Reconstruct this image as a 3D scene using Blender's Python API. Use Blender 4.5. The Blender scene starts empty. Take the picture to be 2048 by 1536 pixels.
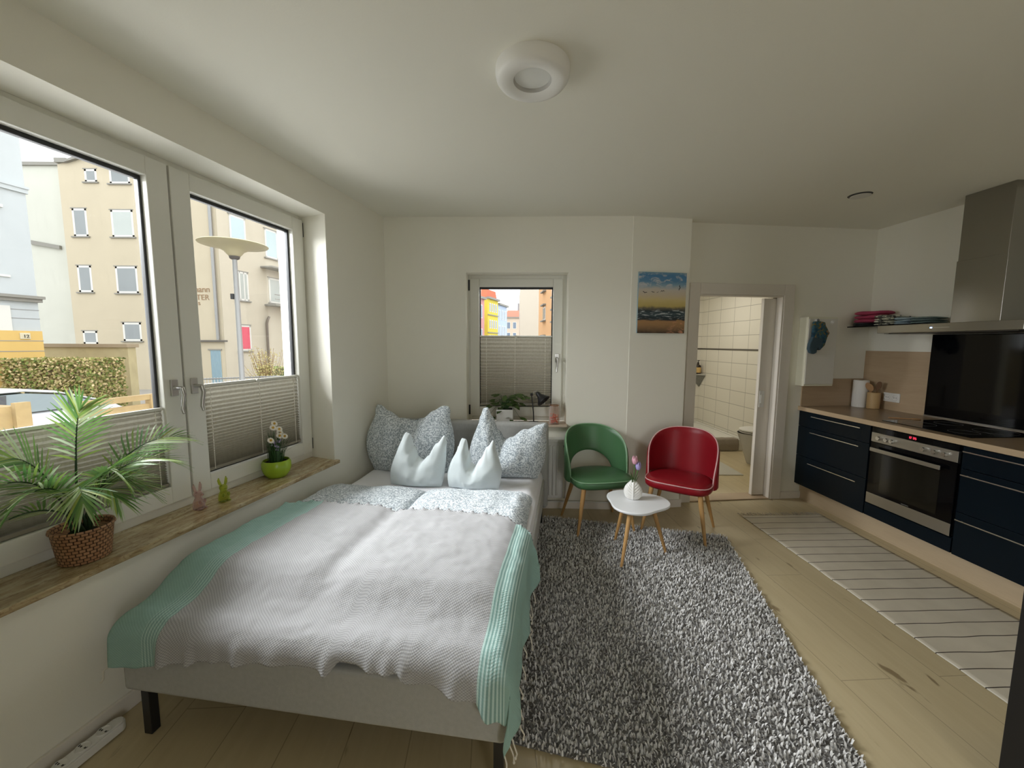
import bpy, math, random
from mathutils import Vector, Matrix, noise
from math import sin, cos, pi, radians, sqrt, atan2, hypot, exp
random.seed(7)
C = bpy.context.scene.collection

# ------------------------------------------------------------------ materials
def lin(r, g, b):
    f = lambda c: (c/255)/12.92 if c/255 <= .04045 else (((c/255)+.055)/1.055)**2.4
    return (f(r), f(g), f(b))

class NT:
    def __init__(s, name):
        s.m = bpy.data.materials.new(name); s.m.use_nodes = True
        s.t = s.m.node_tree; s.t.nodes.clear()
        s.out = s.n('ShaderNodeOutputMaterial')
    def n(s, ty, **kw):
        x = s.t.nodes.new(ty)
        for k, v in kw.items():
            if k in x.inputs: x.inputs[k].default_value = v
            else: setattr(x, k, v)
        return x
    def l(s, a, b): s.t.links.new(a, b)
    def ramp(s, fac, stops, interp='LINEAR'):
        r = s.n('ShaderNodeValToRGB'); e = r.color_ramp.elements
        r.color_ramp.interpolation = interp
        while len(e) < len(stops): e.new(.5)
        for i, (p, c) in enumerate(stops):
            e[i].position = p; e[i].color = (c[0], c[1], c[2], 1) if not isinstance(c, (int, float)) else (c, c, c, 1)
        s.l(fac, r.inputs['Fac']); return r.outputs['Color']
    def mix(s, fac, a, b, mode='MIX'):
        x = s.n('ShaderNodeMixRGB'); x.blend_type = mode
        for i, v in ((0, fac), (1, a), (2, b)):
            if hasattr(v, 'links'): s.l(v, x.inputs[i])
            elif i == 0: x.inputs[0].default_value = v
            else: x.inputs[i].default_value = (v[0], v[1], v[2], 1)
        return x.outputs[0]
    def math(s, op, a, b=None):
        x = s.n('ShaderNodeMath'); x.operation = op
        for i, v in ((0, a), (1, b)):
            if v is None: continue
            if hasattr(v, 'links'): s.l(v, x.inputs[i])
            else: x.inputs[i].default_value = v
        return x.outputs[0]
    def coord(s, which='Object', scale=(1, 1, 1), rot=(0, 0, 0)):
        c = s.n('ShaderNodeTexCoord'); mp = s.n('ShaderNodeMapping')
        mp.inputs['Scale'].default_value = scale; mp.inputs['Rotation'].default_value = rot
        s.l(c.outputs[which], mp.inputs['Vector']); return mp.outputs['Vector']
    def noise(s, vec, scale, detail=3, rough=.5, dist=0):
        x = s.n('ShaderNodeTexNoise', Scale=scale, Detail=detail, Roughness=rough, Distortion=dist)
        s.l(vec, x.inputs['Vector']); return x.outputs['Fac']
    def bump(s, h, strength, dist=.01):
        b = s.n('ShaderNodeBump', Strength=strength, Distance=dist); s.l(h, b.inputs['Height']); return b.outputs['Normal']
    def bsdf(s, col, rough=.5, metal=0, normal=None, **kw):
        p = s.n('ShaderNodeBsdfPrincipled'); p.inputs['Metallic'].default_value = metal
        if hasattr(col, 'links'): s.l(col, p.inputs['Base Color'])
        else: p.inputs['Base Color'].default_value = (col[0], col[1], col[2], 1)
        if hasattr(rough, 'links'): s.l(rough, p.inputs['Roughness'])
        else: p.inputs['Roughness'].default_value = rough
        if normal is not None: s.l(normal, p.inputs['Normal'])
        for k, v in kw.items(): p.inputs[k.replace('_', ' ')].default_value = v
        return p.outputs[0]
    def done(s, sh): s.l(sh, s.out.inputs['Surface']); return s.m

def mat(name, col, rough=.5, metal=0, var=0, vs=4, bump=0, bs=60, stretch=(1, 1, 1), **kw):
    t = NT(name); c = col; nrm = None
    v = t.coord('Object', stretch)
    if var:
        f = t.noise(v, vs, 4)
        c = t.mix(f, [x*(1-var) for x in col], [min(1, x*(1+var)) for x in col])
    if bump: nrm = t.bump(t.noise(v, bs, 3), bump)
    return t.done(t.bsdf(c, rough, metal, nrm, **kw))

def wood(name, c1, c2, rough=.45, scale=3, stretch=(1, 14, 14), bump=.05):
    t = NT(name); v = t.coord('Object', stretch)
    f = t.noise(v, scale, 6, .6, .6); g = t.noise(v, scale*6, 3)
    c = t.mix(f, c1, c2); c = t.mix(t.math('MULTIPLY', g, .25), c, [x*.7 for x in c1])
    return t.done(t.bsdf(c, rough, 0, t.bump(f, bump, .004)))

WALL = mat('wall_paint', (.86, .838, .742), .85, bump=.05, bs=180)
CEIL = mat('ceiling_paint', (.84, .824, .732), .9, bump=.04, bs=150)
PVC = mat('white_window_plastic', (.76, .75, .68), .35)
WHITE = mat('white_plastic', (.80, .79, .76), .4)
WLAC = mat('cream_white_lacquer', (.80, .75, .68), .45)
CREAM = mat('cream_sheet_metal', (.78, .76, .62), .45)
SEAL = mat('black_rubber_seal', (.02, .021, .022), .5)
BLACK = mat('black_metal', (.012, .012, .013), .4)
CHROME = mat('brushed_nickel', (.55, .54, .52), .28, 1)
HANDLE = mat('polished_bar_handle', (.80, .79, .77), .25, 1)
STEEL = mat('brushed_steel', (.34, .325, .295), .27, 1, bump=.02, bs=200, stretch=(1, 1, 40))
STEELP = mat('brushed_steel_trim', (.50, .485, .45), .38, 1, bump=.02, bs=200, stretch=(1, 1, 40))
NAVY = mat('dark_navy_gloss', (.003, .008, .014), .3, var=.2, vs=2, Specular_IOR_Level=.2)
BGLASS = mat('black_glass', (.003, .003, .004), .06, Specular_IOR_Level=.25)
OVGLASS = mat('tinted_oven_glass', (.012, .011, .008), .1, Specular_IOR_Level=.35)
SHEET = mat('white_bed_sheet', (.80, .80, .83), .85, bump=.1, bs=30, var=.03, vs=3)
BEDFAB = mat('light_grey_upholstery', (.42, .42, .40), .9, bump=.25, bs=420, var=.12, vs=60)
LEGWOOD = wood('honey_beech_wood', (.45, .24, .08), (.62, .38, .15), .4, 3, (12, 12, 1.2))
GREENV = mat('green_vinyl', (.070, .170, .075), .36, bump=.05, bs=500, Specular_IOR_Level=.4)
GREENP = mat('pale_green_piping', (.25, .42, .25), .4)
REDV = mat('red_vinyl', (.26, .009, .016), .36, bump=.05, bs=500, Specular_IOR_Level=.28)
REDP = mat('pale_pink_piping', (.70, .42, .42), .4)
TABLEW = mat('white_table_lacquer', (.84, .85, .87), .35)
CERAM = mat('white_ceramic', (.86, .85, .82), .3)
SOIL = mat('dark_potting_soil', (.018, .013, .009), .95, bump=.4, bs=120)
OAK = wood('sonoma_oak_laminate', (.42, .30, .19), (.58, .44, .29), .42, 2.2, (1, 10, 10))
OAKPL = wood('pale_oak_plinth', (.52, .40, .265), (.68, .55, .38), .45, 2.2, (1, 10, 10))
OAKTOP = wood('oak_worktop_laminate', (.27, .19, .115), (.40, .29, .18), .3, 2.2, (1, 10, 10))
OAKEDGE = wood('oak_worktop_edge', (.50, .37, .23), (.66, .50, .33), .45, 2.2, (1, 10, 10))
CROCK = wood('bamboo', (.50, .32, .14), (.62, .42, .2), .5, 4, (8, 8, 1))
SPOON = wood('beech_spoon_wood', (.42, .23, .10), (.55, .33, .16), .55, 5, (8, 8, 1))
SPOOND = wood('dark_spoon_wood', (.14, .065, .025), (.20, .10, .04), .55, 5, (8, 8, 1))
PAPER = mat('white_paper_towel', (.82, .80, .76), .9, bump=.15, bs=140)
BASKET = None
LIMEPOT = mat('lime_green_glaze', (.32, .48, .03), .25)
PETALW = mat('white_petal', (.85, .82, .74), .7)
PETALC = mat('yellow_flower_centre', (.55, .33, .05), .8)
PETALV = mat('lilac_floret', (.45, .38, .6), .7)
GRASSM = mat('dark_green_blade', (.03, .09, .02), .5, var=.4, vs=20)
LEAFM = mat('deep_green_leaf', (.045, .085, .015), .4, var=.4, vs=15)

def palm_mat():
    t = NT('palm_leaf'); g = t.n('ShaderNodeNewGeometry')
    c = t.ramp(g.outputs['Random Per Island'], [(0, (.10, .24, .07)), (.4, (.22, .40, .11)), (.7, (.40, .50, .10)), (1, (.55, .68, .48))])
    a = t.bsdf(c, .32); tr = t.n('ShaderNodeBsdfTranslucent'); t.l(c, tr.inputs['Color'])
    m = t.n('ShaderNodeMixShader'); m.inputs[0].default_value = .3; t.l(a, m.inputs[1]); t.l(tr.outputs[0], m.inputs[2])
    return t.done(m.outputs[0])
PALM = palm_mat()
PALMSTEM = mat('dark_palm_stem', (.025, .06, .02), .45)

def basket_mat():
    t = NT('woven_rattan'); c = t.n('ShaderNodeTexCoord')
    mp = t.n('ShaderNodeMapping'); mp.inputs['Scale'].default_value = (26, 11, 1); t.l(c.outputs['UV'], mp.inputs['Vector'])
    b = t.n('ShaderNodeTexBrick'); b.offset = .5; b.inputs['Scale'].default_value = 1
    b.inputs['Brick Width'].default_value = 1; b.inputs['Row Height'].default_value = 1; b.inputs['Mortar Size'].default_value = .13; b.inputs['Mortar Smooth'].default_value = .6
    b.inputs['Color1'].default_value = (.36, .18, .085, 1); b.inputs['Color2'].default_value = (.45, .25, .13, 1); b.inputs['Mortar'].default_value = (.07, .03, .012, 1)
    t.l(mp.outputs[0], b.inputs['Vector'])
    inv = t.math('SUBTRACT', 1, b.outputs['Fac'])
    return t.done(t.bsdf(b.outputs['Color'], .55, 0, t.bump(inv, .6, .006)))
BASKET = basket_mat()

def pattern_mat(name, base, ink, scale=62, w=.034):
    """white cotton printed with small meandering dashes"""
    t = NT(name); v = t.coord('Object')
    f = t.noise(v, scale, 1.2, .45, .4)
    d = t.math('ABSOLUTE', t.math('SUBTRACT', f, .5))
    e = t.math('ABSOLUTE', t.math('SUBTRACT', d, .075))
    line = t.ramp(t.math('MINIMUM', d, e), [(0, 1), (w*.55, .9), (w, 0)])
    brk = t.ramp(t.noise(v, scale*1.9, 1), [(.40, 0), (.46, 1)])
    c = t.mix(t.math('MULTIPLY', line, brk), base, ink)
    return t.done(t.bsdf(c, .9, 0, t.bump(t.noise(v, 9, 3), .18, .02)))
PRINT = pattern_mat('dash_printed_cotton', (.72, .76, .78), (.16, .21, .25))
CUSH = mat('pale_grey_linen', (.63, .69, .70), .9, bump=.14, bs=16, var=.03, vs=30)

def throw_mat():
    """grey basket weave with mint stripe bands along both long sides, in UV (metres)"""
    t = NT('woven_throw_cotton'); uv = t.n('ShaderNodeTexCoord').outputs['UV']
    sx = t.n('ShaderNodeSeparateXYZ'); t.l(uv, sx.inputs[0]); u = sx.outputs['X']; vv = sx.outputs['Y']
    mint = (.30, .47, .43); mintd = (.22, .37, .34); grey = (.29, .288, .292)
    wav = t.math('SINE', t.math('MULTIPLY', u, 2*pi/.0125))
    st = t.ramp(t.math('MULTIPLY', t.math('ADD', wav, 1), .5), [(.35, mintd), (.7, (.50, .66, .62))])
    # left band ends at u=.185, right band starts at u=1.325; the stripes run on the inner 11 cm of each band
    inL = t.math('LESS_THAN', u, .185); inR = t.math('GREATER_THAN', u, 1.362)
    strR = t.math('MULTIPLY', inR, t.math('LESS_THAN', u, 1.458)); strL = t.math('MULTIPLY', inL, t.math('GREATER_THAN', u, .115))
    c = t.mix(t.math('MAXIMUM', inL, inR), grey, mint)
    c = t.mix(strR, c, st); c = t.mix(t.math('MULTIPLY', strL, .6), c, st)
    a = t.math('SINE', t.math('MULTIPLY', u, 2*pi/.0115)); b = t.math('SINE', t.math('MULTIPLY', vv, 2*pi/.0125))
    wv = t.math('MULTIPLY', a, b)
    spots = t.math('MULTIPLY', t.math('SUBTRACT', 1, t.math('MAXIMUM', inL, inR)), t.math('MULTIPLY', t.math('ADD', wv, 1), .30))
    c = t.mix(spots, c, (.66, .66, .675))
    v = t.coord('Object')
    h = t.math('ADD', t.math('MULTIPLY', wv, .25), t.noise(v, 26, 3))
    return t.done(t.bsdf(c, .95, 0, t.bump(h, .35, .006)))
THROW = throw_mat()
FRINGE = mat('cream_cotton_thread', (.70, .66, .58), .9)

def blind_mat():
    t = NT('pleated_blind_fabric'); v = t.coord('Object')
    w = t.noise(t.coord('Object', (160, 160, 8)), 1, 3); w2 = t.noise(t.coord('Object', (60, 60, 60)), 1, 3)
    c = t.mix(t.math('MULTIPLY', t.math('ADD', w, w2), .5), (.25, .235, .185), (.46, .435, .36))
    d = t.n('ShaderNodeBsdfDiffuse'); t.l(c, d.inputs['Color'])
    tr = t.n('ShaderNodeBsdfTranslucent'); t.l(c, tr.inputs['Color'])
    m = t.n('ShaderNodeMixShader'); m.inputs[0].default_value = .22; t.l(d.outputs[0], m.inputs[1]); t.l(tr.outputs[0], m.inputs[2])
    return t.done(m.outputs[0])
BLIND = blind_mat()
HOLELIGHT = mat('white_cord_hole_light', (.9, .88, .8), .6)  # white for the thin cord and the painted light of its holes

def pane_mat(name='clear_pane', tint=(1, 1, 1), refl=1.0):
    t = NT(name); tr = t.n('ShaderNodeBsdfTransparent'); tr.inputs['Color'].default_value = (*tint, 1)
    g = t.n('ShaderNodeBsdfGlossy'); g.inputs['Roughness'].default_value = .02
    f = t.n('ShaderNodeFresnel', IOR=1.25)
    m = t.n('ShaderNodeMixShader'); t.l(f.outputs[0], m.inputs[0]); t.l(tr.outputs[0], m.inputs[1]); t.l(g.outputs[0], m.inputs[2])
    return t.done(m.outputs[0])
PANE = pane_mat()

def glass(name, col, base=.18):
    t = NT(name); tr = t.n('ShaderNodeBsdfTransparent'); tr.inputs['Color'].default_value = (*col, 1)
    g = t.bsdf(col, .08, 0)
    lw = t.n('ShaderNodeLayerWeight', Blend=.35)
    f = t.math('ADD', t.math('MULTIPLY', lw.outputs['Facing'], .5), base)
    m = t.n('ShaderNodeMixShader'); t.l(f, m.inputs[0]); t.l(tr.outputs[0], m.inputs[1]); t.l(g, m.inputs[2])
    return t.done(m.outputs[0])
PINKG = glass('pink_glass', (.84, .70, .68), .12); LIMEG = glass('lime_glass', (.70, .76, .22), .12); JARG = glass('clear_jar_glass', (.90, .84, .80), .06)
ORANGE = mat('orange_decor_chips', (.85, .12, .01), .5)

def travertine():
    t = NT('brown_travertine'); v = t.coord('Object', (1.2, 5, 5))
    f = t.noise(v, 3, 8, .62, 1.4); g = t.noise(t.coord('Object', (3, 9, 9)), 6, 6, .7, 2)
    c = t.ramp(f, [(.3, (.27, .18, .085)), (.48, (.46, .355, .20)), (.62, (.60, .51, .33)), (.8, (.42, .30, .15))])
    c = t.mix(t.ramp(g, [(.52, 0), (.60, .6)]), c, (.19, .11, .045))
    return t.done(t.bsdf(c, .22, 0))
MARBLE = travertine()

def floor_mat():
    t = NT('oak_laminate_planks'); v = t.coord('Object')
    b = t.n('ShaderNodeTexBrick'); b.offset = .37; b.inputs['Scale'].default_value = 1
    b.inputs['Brick Width'].default_value = 1.28; b.inputs['Row Height'].default_value = .235; b.inputs['Mortar Size'].default_value = .0022; b.inputs['Mortar Smooth'].default_value = .2
    b.inputs['Color1'].default_value = (.2, .2, .2, 1); b.inputs['Color2'].default_value = (.8, .8, .8, 1); b.inputs['Mortar'].default_value = (0, 0, 0, 1)
    t.l(v, b.inputs['Vector'])
    off = t.n('ShaderNodeVectorMath'); off.operation = 'ADD'; t.l(v, off.inputs[0])
    cx = t.n('ShaderNodeCombineXYZ'); t.l(t.math('MULTIPLY', b.outputs['Color'], 7.0), cx.inputs['Z']); t.l(cx.outputs[0], off.inputs[1])
    mp = t.n('ShaderNodeMapping'); mp.inputs['Scale'].default_value = (1, 9, 1); t.l(off.outputs[0], mp.inputs['Vector'])
    f = t.noise(mp.outputs[0], 2.4, 7, .58, .7)
    mp2 = t.n('ShaderNodeMapping'); mp2.inputs['Scale'].default_value = (3, 9, 1); t.l(off.outputs[0], mp2.inputs['Vector'])
    k = t.ramp(t.noise(mp2.outputs[0], 1.6, 3, .5, .3), [(.68, 0), (.74, .75)])
    c = t.mix(f, (.47, .375, .215), (.64, .54, .345))
    c = t.mix(t.math('MULTIPLY', b.outputs['Color'], .3), c, (.54, .455, .29))
    c = t.mix(k, c, (.17, .11, .05)); c = t.mix(t.math('MULTIPLY', b.outputs['Fac'], .45), c, (.12, .085, .05))
    return t.done(t.bsdf(c, .38, 0, t.bump(f, .05, .003)))
FLOOR = floor_mat()

def tile_mat(name, axis, w, h, col=(.80, .77, .69), grout=(.42, .40, .36)):
    t = NT(name); c = t.n('ShaderNodeTexCoord'); sp = t.n('ShaderNodeSeparateXYZ'); t.l(c.outputs['Object'], sp.inputs[0])
    cb = t.n('ShaderNodeCombineXYZ'); t.l(sp.outputs[axis], cb.inputs['X']); t.l(sp.outputs['Z'], cb.inputs['Y'])
    b = t.n('ShaderNodeTexBrick'); b.offset = 0; b.inputs['Scale'].default_value = 1; b.inputs['Brick Width'].default_value = w; b.inputs['Row Height'].default_value = h
    b.inputs['Mortar Size'].default_value = .004; b.inputs['Color1'].default_value = (*col, 1); b.inputs['Color2'].default_value = tuple(x*.97 for x in col) + (1,); b.inputs['Mortar'].default_value = (*grout, 1)
    t.l(cb.outputs[0], b.inputs['Vector'])
    return t.done(t.bsdf(b.outputs['Color'], .3))

# ------------------------------------------------------------------ mesh builder
class MB:
    def __init__(s): s.v = []; s.f = []; s.mi = []; s.uv = {}
    def add(s, vs, fs, m=0):
        o = len(s.v); s.v += [tuple(p) for p in vs]
        for f in fs: s.f.append([i+o for i in f]); s.mi.append(m)
        return o
    def box(s, x0, x1, y0, y1, z0, z1, m=0):
        s.add([(x0,y0,z0),(x1,y0,z0),(x1,y1,z0),(x0,y1,z0),(x0,y0,z1),(x1,y0,z1),(x1,y1,z1),(x0,y1,z1)],
              [(3,2,1,0),(4,5,6,7),(0,1,5,4),(1,2,6,5),(2,3,7,6),(3,0,4,7)], m); return s
    def prism(s, poly, z0, z1, m=0):
        n = len(poly); s.add([(x,y,z0) for x,y in poly]+[(x,y,z1) for x,y in poly],
              [tuple(reversed(range(n))), tuple(range(n,2*n))]+[(i,(i+1)%n,(i+1)%n+n,i+n) for i in range(n)], m); return s
    def extr(s, poly, y0, y1, m=0):
        n = len(poly); s.add([(x,y0,z) for x,z in poly]+[(x,y1,z) for x,z in poly],
              [tuple(range(n)), tuple(reversed(range(n,2*n)))]+[(i+n,(i+1)%n+n,(i+1)%n,i) for i in range(n)], m); return s
    def tube(s, pts, r, n=8, m=0, closed=False):
        P = [Vector(p) for p in pts]; k = len(P); R = r if isinstance(r, (list, tuple)) else [r]*k
        vs = []; T0 = None; N = None
        for i in range(k):
            a = P[(i-1) % k] if closed or i > 0 else P[i]; b = P[(i+1) % k] if closed or i < k-1 else P[i]
            T = (b-a).normalized()
            if N is None:
                N = T.orthogonal().normalized()
            else:
                q = T0.rotation_difference(T); N = (q @ N); N = (N - T*N.dot(T)).normalized()
            T0 = T; B = T.cross(N)
            for j in range(n): vs.append(P[i] + (N*cos(2*pi*j/n) + B*sin(2*pi*j/n))*R[i])
        fs = []
        for i in range(k if closed else k-1):
            i2 = (i+1) % k
            for j in range(n): fs.append((i*n+j, i*n+(j+1)%n, i2*n+(j+1)%n, i2*n+j))
        if not closed: fs += [tuple(reversed(range(n))), tuple(range((k-1)*n, k*n))]
        s.add(vs, fs, m); return s
    def lathe(s, prof, n=32, c=(0, 0), m=0, rib=None, uv=False, caps=True):
        k = len(prof); vs = []
        for (r, z) in prof:
            for j in range(n):
                a = 2*pi*j/n; rr = r*(1+(rib(a, z) if rib else 0)); vs.append((c[0]+rr*cos(a), c[1]+rr*sin(a), z))
        fs = [(i*n+j, i*n+(j+1)%n, (i+1)*n+(j+1)%n, (i+1)*n+j) for i in range(k-1) for j in range(n)]
        f0 = len(s.f); s.add(vs, fs, m)
        if uv:
            for i in range(k-1):
                for j in range(n): z0, z1 = prof[i][1]/.14, prof[i+1][1]/.14; s.uv[f0+i*n+j] = [(j/n, z0), ((j+1)/n, z0), ((j+1)/n, z1), (j/n, z1)]
        ends, caps = caps and not (k == 2 and abs(prof[0][1]-prof[1][1]) < .006), []
        if ends and prof[0][0] > 1e-5: caps.append(tuple(reversed(range(n))))
        if ends and prof[-1][0] > 1e-5: caps.append(tuple(range((k-1)*n, k*n)))
        o = len(s.v)-len(vs)
        for f in caps: s.f.append([i+o for i in f]); s.mi.append(m)
        return s
    def grid(s, nu, nv, fn, m=0, uvf=None, wrap=False):
        vs = [fn(i/nu, j/nv) for j in range(nv+1) for i in range(nu+1)]; f0 = len(s.f)
        s.add(vs, [(j*(nu+1)+i, j*(nu+1)+i+1, (j+1)*(nu+1)+i+1, (j+1)*(nu+1)+i) for j in range(nv) for i in range(nu)], m)
        if uvf:
            for j in range(nv):
                for i in range(nu): s.uv[f0+j*nu+i] = [uvf(a/nu, b/nv) for a, b in ((i,j),(i+1,j),(i+1,j+1),(i,j+1))]
        return s
    def ball(s, c, r, nu=16, nv=10, m=0):
        rx, ry, rz = r if isinstance(r, (tuple, list)) else (r, r, r)
        return s.grid(nu, nv, lambda u, v: (c[0]+rx*sin(pi*v)*cos(-2*pi*u), c[1]+ry*sin(pi*v)*sin(-2*pi*u), c[2]+rz*cos(pi*v)), m)
    def build(s, name, mats, parent=None, smooth=None, bev=0, sub=0, solid=0, seg=2):
        me = bpy.data.meshes.new(name); me.from_pydata(s.v, [], s.f)
        for mm in (mats if isinstance(mats, (list, tuple)) else [mats]): me.materials.append(mm)
        if any(s.mi): me.polygons.foreach_set('material_index', s.mi)
        if s.uv:
            ul = me.uv_layers.new(name='UVMap')
            for fi, uvs in s.uv.items():
                p = me.polygons[fi]
                for li, q in zip(p.loop_indices, uvs): ul.data[li].uv = q
        if smooth is not None:
            me.polygons.foreach_set('use_smooth', [True]*len(me.polygons))
            if smooth: me.set_sharp_from_angle(angle=radians(smooth))
        me.update(); o = bpy.data.objects.new(name, me); C.objects.link(o)
        if parent: o.parent = parent
        if solid:
            d = o.modifiers.new('solid', 'SOLIDIFY'); d.thickness = solid; d.offset = 0
        if bev:
            d = o.modifiers.new('bevel', 'BEVEL'); d.width = bev; d.segments = seg; d.limit_method = 'ANGLE'; d.angle_limit = radians(40)
        if sub:
            d = o.modifiers.new('sub', 'SUBSURF'); d.levels = sub; d.render_levels = sub
        return o

def tag(o, label=None, cat=None, group=None, kind=None):
    if label: o['label'] = label
    if cat: o['category'] = cat
    if group: o['group'] = group
    if kind: o['kind'] = kind
    return o
def place(o, fr, loc=(0, 0, 0), rz=0):
    """stand an object in a wall's or a piece of furniture's own axes: fr = (x, y, heading)"""
    a = fr[2]; x, y, z = loc
    o.location = (fr[0]+x*cos(a)-y*sin(a), fr[1]+x*sin(a)+y*cos(a), z); o.rotation_euler = (0, 0, a+rz); return o
def thing(name, label, cat, fr=(0, 0, 0), loc=(0, 0, 0), rz=0, group=None, kind=None):
    o = bpy.data.objects.new(name, None); C.objects.link(o); o.empty_display_size = .1
    place(o, fr, loc, rz); return tag(o, label, cat, group, kind)
def copy_tree(o, parent=None):
    c = o.copy(); C.objects.link(c); c.parent = parent
    for ch in [x for x in C.objects if x.parent == o]: copy_tree(ch, c)
    return c

# frames (metres): along the surface, away from the room, up
FL = (-1.592, 1.388, atan2(.977, .212))          # long window wall
FB = (-1.119, 3.566, radians(-1.66))             # end wall with the small window
FP = (1.025, 3.500, radians(7.6))                # chimney breast
FD = (2.566, 3.775, radians(6.0))                # bathroom door wall
FK = (2.780, 3.806, atan2(-.9985, .055))         # kitchen run, +x towards the camera, +y into the wall
FBED = (-1.455, 1.360, radians(-8.0))
H = 2.585
def W(fr, x, y):
    a = fr[2]; return (fr[0]+x*cos(a)-y*sin(a), fr[1]+x*sin(a)+y*cos(a))
def inv(fr, X, Y):
    a = fr[2]; dx, dy = X-fr[0], Y-fr[1]; return (dx*cos(a)+dy*sin(a), -dx*sin(a)+dy*cos(a))
def struct(mb, name, m, fr=(0, 0, 0), label=None, bev=0, smooth=None):
    o = mb.build(name, m, bev=bev, smooth=smooth); place(o, fr); o['kind'] = 'structure'
    if label: o['label'] = label
    return o
# ------------------------------------------------------------------ room shell
out_poly = [W(FL,-3.9,.36), W(FL,2.2,.36), W(FB,-.30,.32), W(FB,2.02,.32), (1.30,4.1), W(FK,-3.35,-1.4), W(FK,-3.35,.86), W(FK,6.1,.86)]
fp = [inv(FK, *p) for p in out_poly]
if sum(a[0]*b[1]-b[0]*a[1] for a, b in zip(fp, fp[1:]+fp[:1])) < 0: fp.reverse()
struct(MB().prism(fp, -.12, 0), 'floor', FLOOR, FK, 'pale oak laminate plank floor')
struct(MB().prism(fp, H, H+.2), 'ceiling', CEIL, FK, 'plain off-white ceiling')

m = MB()
m.box(-3.9, 2.23, 0, .40, -.9, .633); m.box(-3.9, 2.23, 0, .40, 2.374, 2.8); m.box(-3.9, -.34, 0, .40, .633, 2.374)
m.prism([(1.457,0),(1.497,.22),(1.47,.40),(2.23,.40),(2.23,0)], .633, 2.374)
m.box(2.23, 2.75, .12, .40, -.9, 2.8)
struct(m, 'wall_left', WALL, FL, 'long white wall with the wide two-part window')
m = MB()
a0, a1, zb, zt_ = .712, 1.606, .765, 2.118
m.box(-.30, a0, 0, .34, -.9, 2.8); m.box(a1, 2.1445, 0, .34, -.9, 2.8); m.box(a0, a1, 0, .34, -.9, zb); m.box(a0, a1, 0, .34, zt_, 2.8)
struct(m, 'wall_back', WALL, FB, 'white end wall with the narrow window')
m = MB(); m.box(0, .538, 0, .34, 0, H+.1); struct(m, 'wall_chimney', WALL, FP, 'white chimney breast beside the end wall', bev=.004)
# bathroom door wall: two skins with the pocket of the sliding door between them
m = MB()
m.box(-1.16, -.868, 0, .13, 0, H+.1); m.box(-.868, -.04, 0, .13, 1.957, H+.1)
m.box(-.04, 1.2, 0, .052, 0, H+.1); m.box(-.04, 1.2, .112, .15, 0, H+.1); m.box(.80, 1.2, .05, .12, 0, H+.1)
struct(m, 'wall_door', WALL, FD, 'white wall with the bathroom doorway')
m = MB(); m.box(-.075, 6.1, .66, .86, -.1, H+.1); struct(m, 'wall_right', WALL, FK, 'white kitchen wall')
m = MB(); m.box(-4.2, .9, -.2, 0, -.1, H+.1); m.box(1.9, 4.8, -.2, 0, -.1, H+.1); m.box(.9, 1.9, -.2, 0, 2.25, H+.1); m.box(.9, 1.9, -.2, 0, -.1, .10); struct(m, 'wall_front', WALL, (0, -1.75, 0), 'white wall with an added glazed opening for fill light behind the viewpoint')  # opening in this wall is added, out of view, to let fill in

# skirting
m = MB().box(-3.85, 2.22, -.015, .0, 0, .07); struct(m, 'baseboard_left', WLAC, FL, bev=.003)
m = MB().box(.12, 2.13, -.015, .0, 0, .07); struct(m, 'baseboard_back', WLAC, FB, bev=.003)
m = MB().box(-.002, .553, -.016, .0, 0, .07).box(.538, .553, 0, .12, 0, .07); struct(m, 'baseboard_chimney', WLAC, FP, bev=.003)
m = MB().box(.066, .30, -.015, .0, 0, .07); struct(m, 'baseboard_door', WLAC, FD, bev=.003)

# door casing, jambs, threshold
m = MB()
m.box(-.968, -.868, -.018, 0, 0, 2.058); m.box(-.04, .063, -.018, 0, 0, 2.058); m.box(-.868, -.04, -.018, 0, 1.957, 2.058)
m.box(-.055, -.04, -.012, .060, 0, 1.957); m.box(-.055, -.04, .110, .152, 0, 1.957); m.box(-.883, -.868, -.012, .15, 0, 1.957); m.box(-.868, -.055, -.012, .060, 1.945, 1.957)
struct(m, 'trim_1', WLAC, FD, 'cream painted door casing around the bathroom doorway', bev=.004)
m = MB().box(-.868, -.055, -.015, .15, 0, .012); struct(m, 'trim_2', OAK, FD, 'low oak threshold strip', bev=.004)
d1 = thing('door_1', None, None, FD, (0, 0, 0)); d1['kind'] = 'structure'; d1['label'] = 'cream sliding bathroom door pushed into its pocket'
MB().box(-.178, .68, .064, .102, .018, 1.94).build('door_leaf', WLAC, d1, bev=.003)
MB().box(-.165, -.115, .058, .066, .90, 1.06).box(-.155, -.125, .052, .060, .94, 1.02).build('door_handle', CHROME if False else WHITE, d1, bev=.002)

# bathroom shell
BT1 = tile_mat('white_wall_tiles', 'X', .36, .205)
m = MB(); m.box(-3.25, -.09, .652, .66, 0, H); struct(m, 'wall_bathroom_right', BT1, FK, 'white tiled bathroom wall')
BT2 = tile_mat('white_wall_tiles_end', 'Y', .36, .205)
m = MB(); m.box(-3.30, -3.06, -1.3, .66, 0, H); struct(m, 'wall_bathroom_back', BT2, FK, 'white tiled end wall of the shower')
m = MB(); m.box(-3.1, -.35, -1.3, -1.2, 0, H); struct(m, 'wall_bathroom_left', WALL, FK, 'white bathroom wall')
TILEB = mat('dark_tile_border', (.10, .09, .075), .35)
m = MB(); m.box(-3.06, -.09, .648, .653, 1.418, 1.442); m.box(-3.061, -3.055, -1.2, .65, 1.418, 1.442); struct(m, 'trim_3', TILEB, FK, 'dark border strip in the bathroom tiles')

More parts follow.
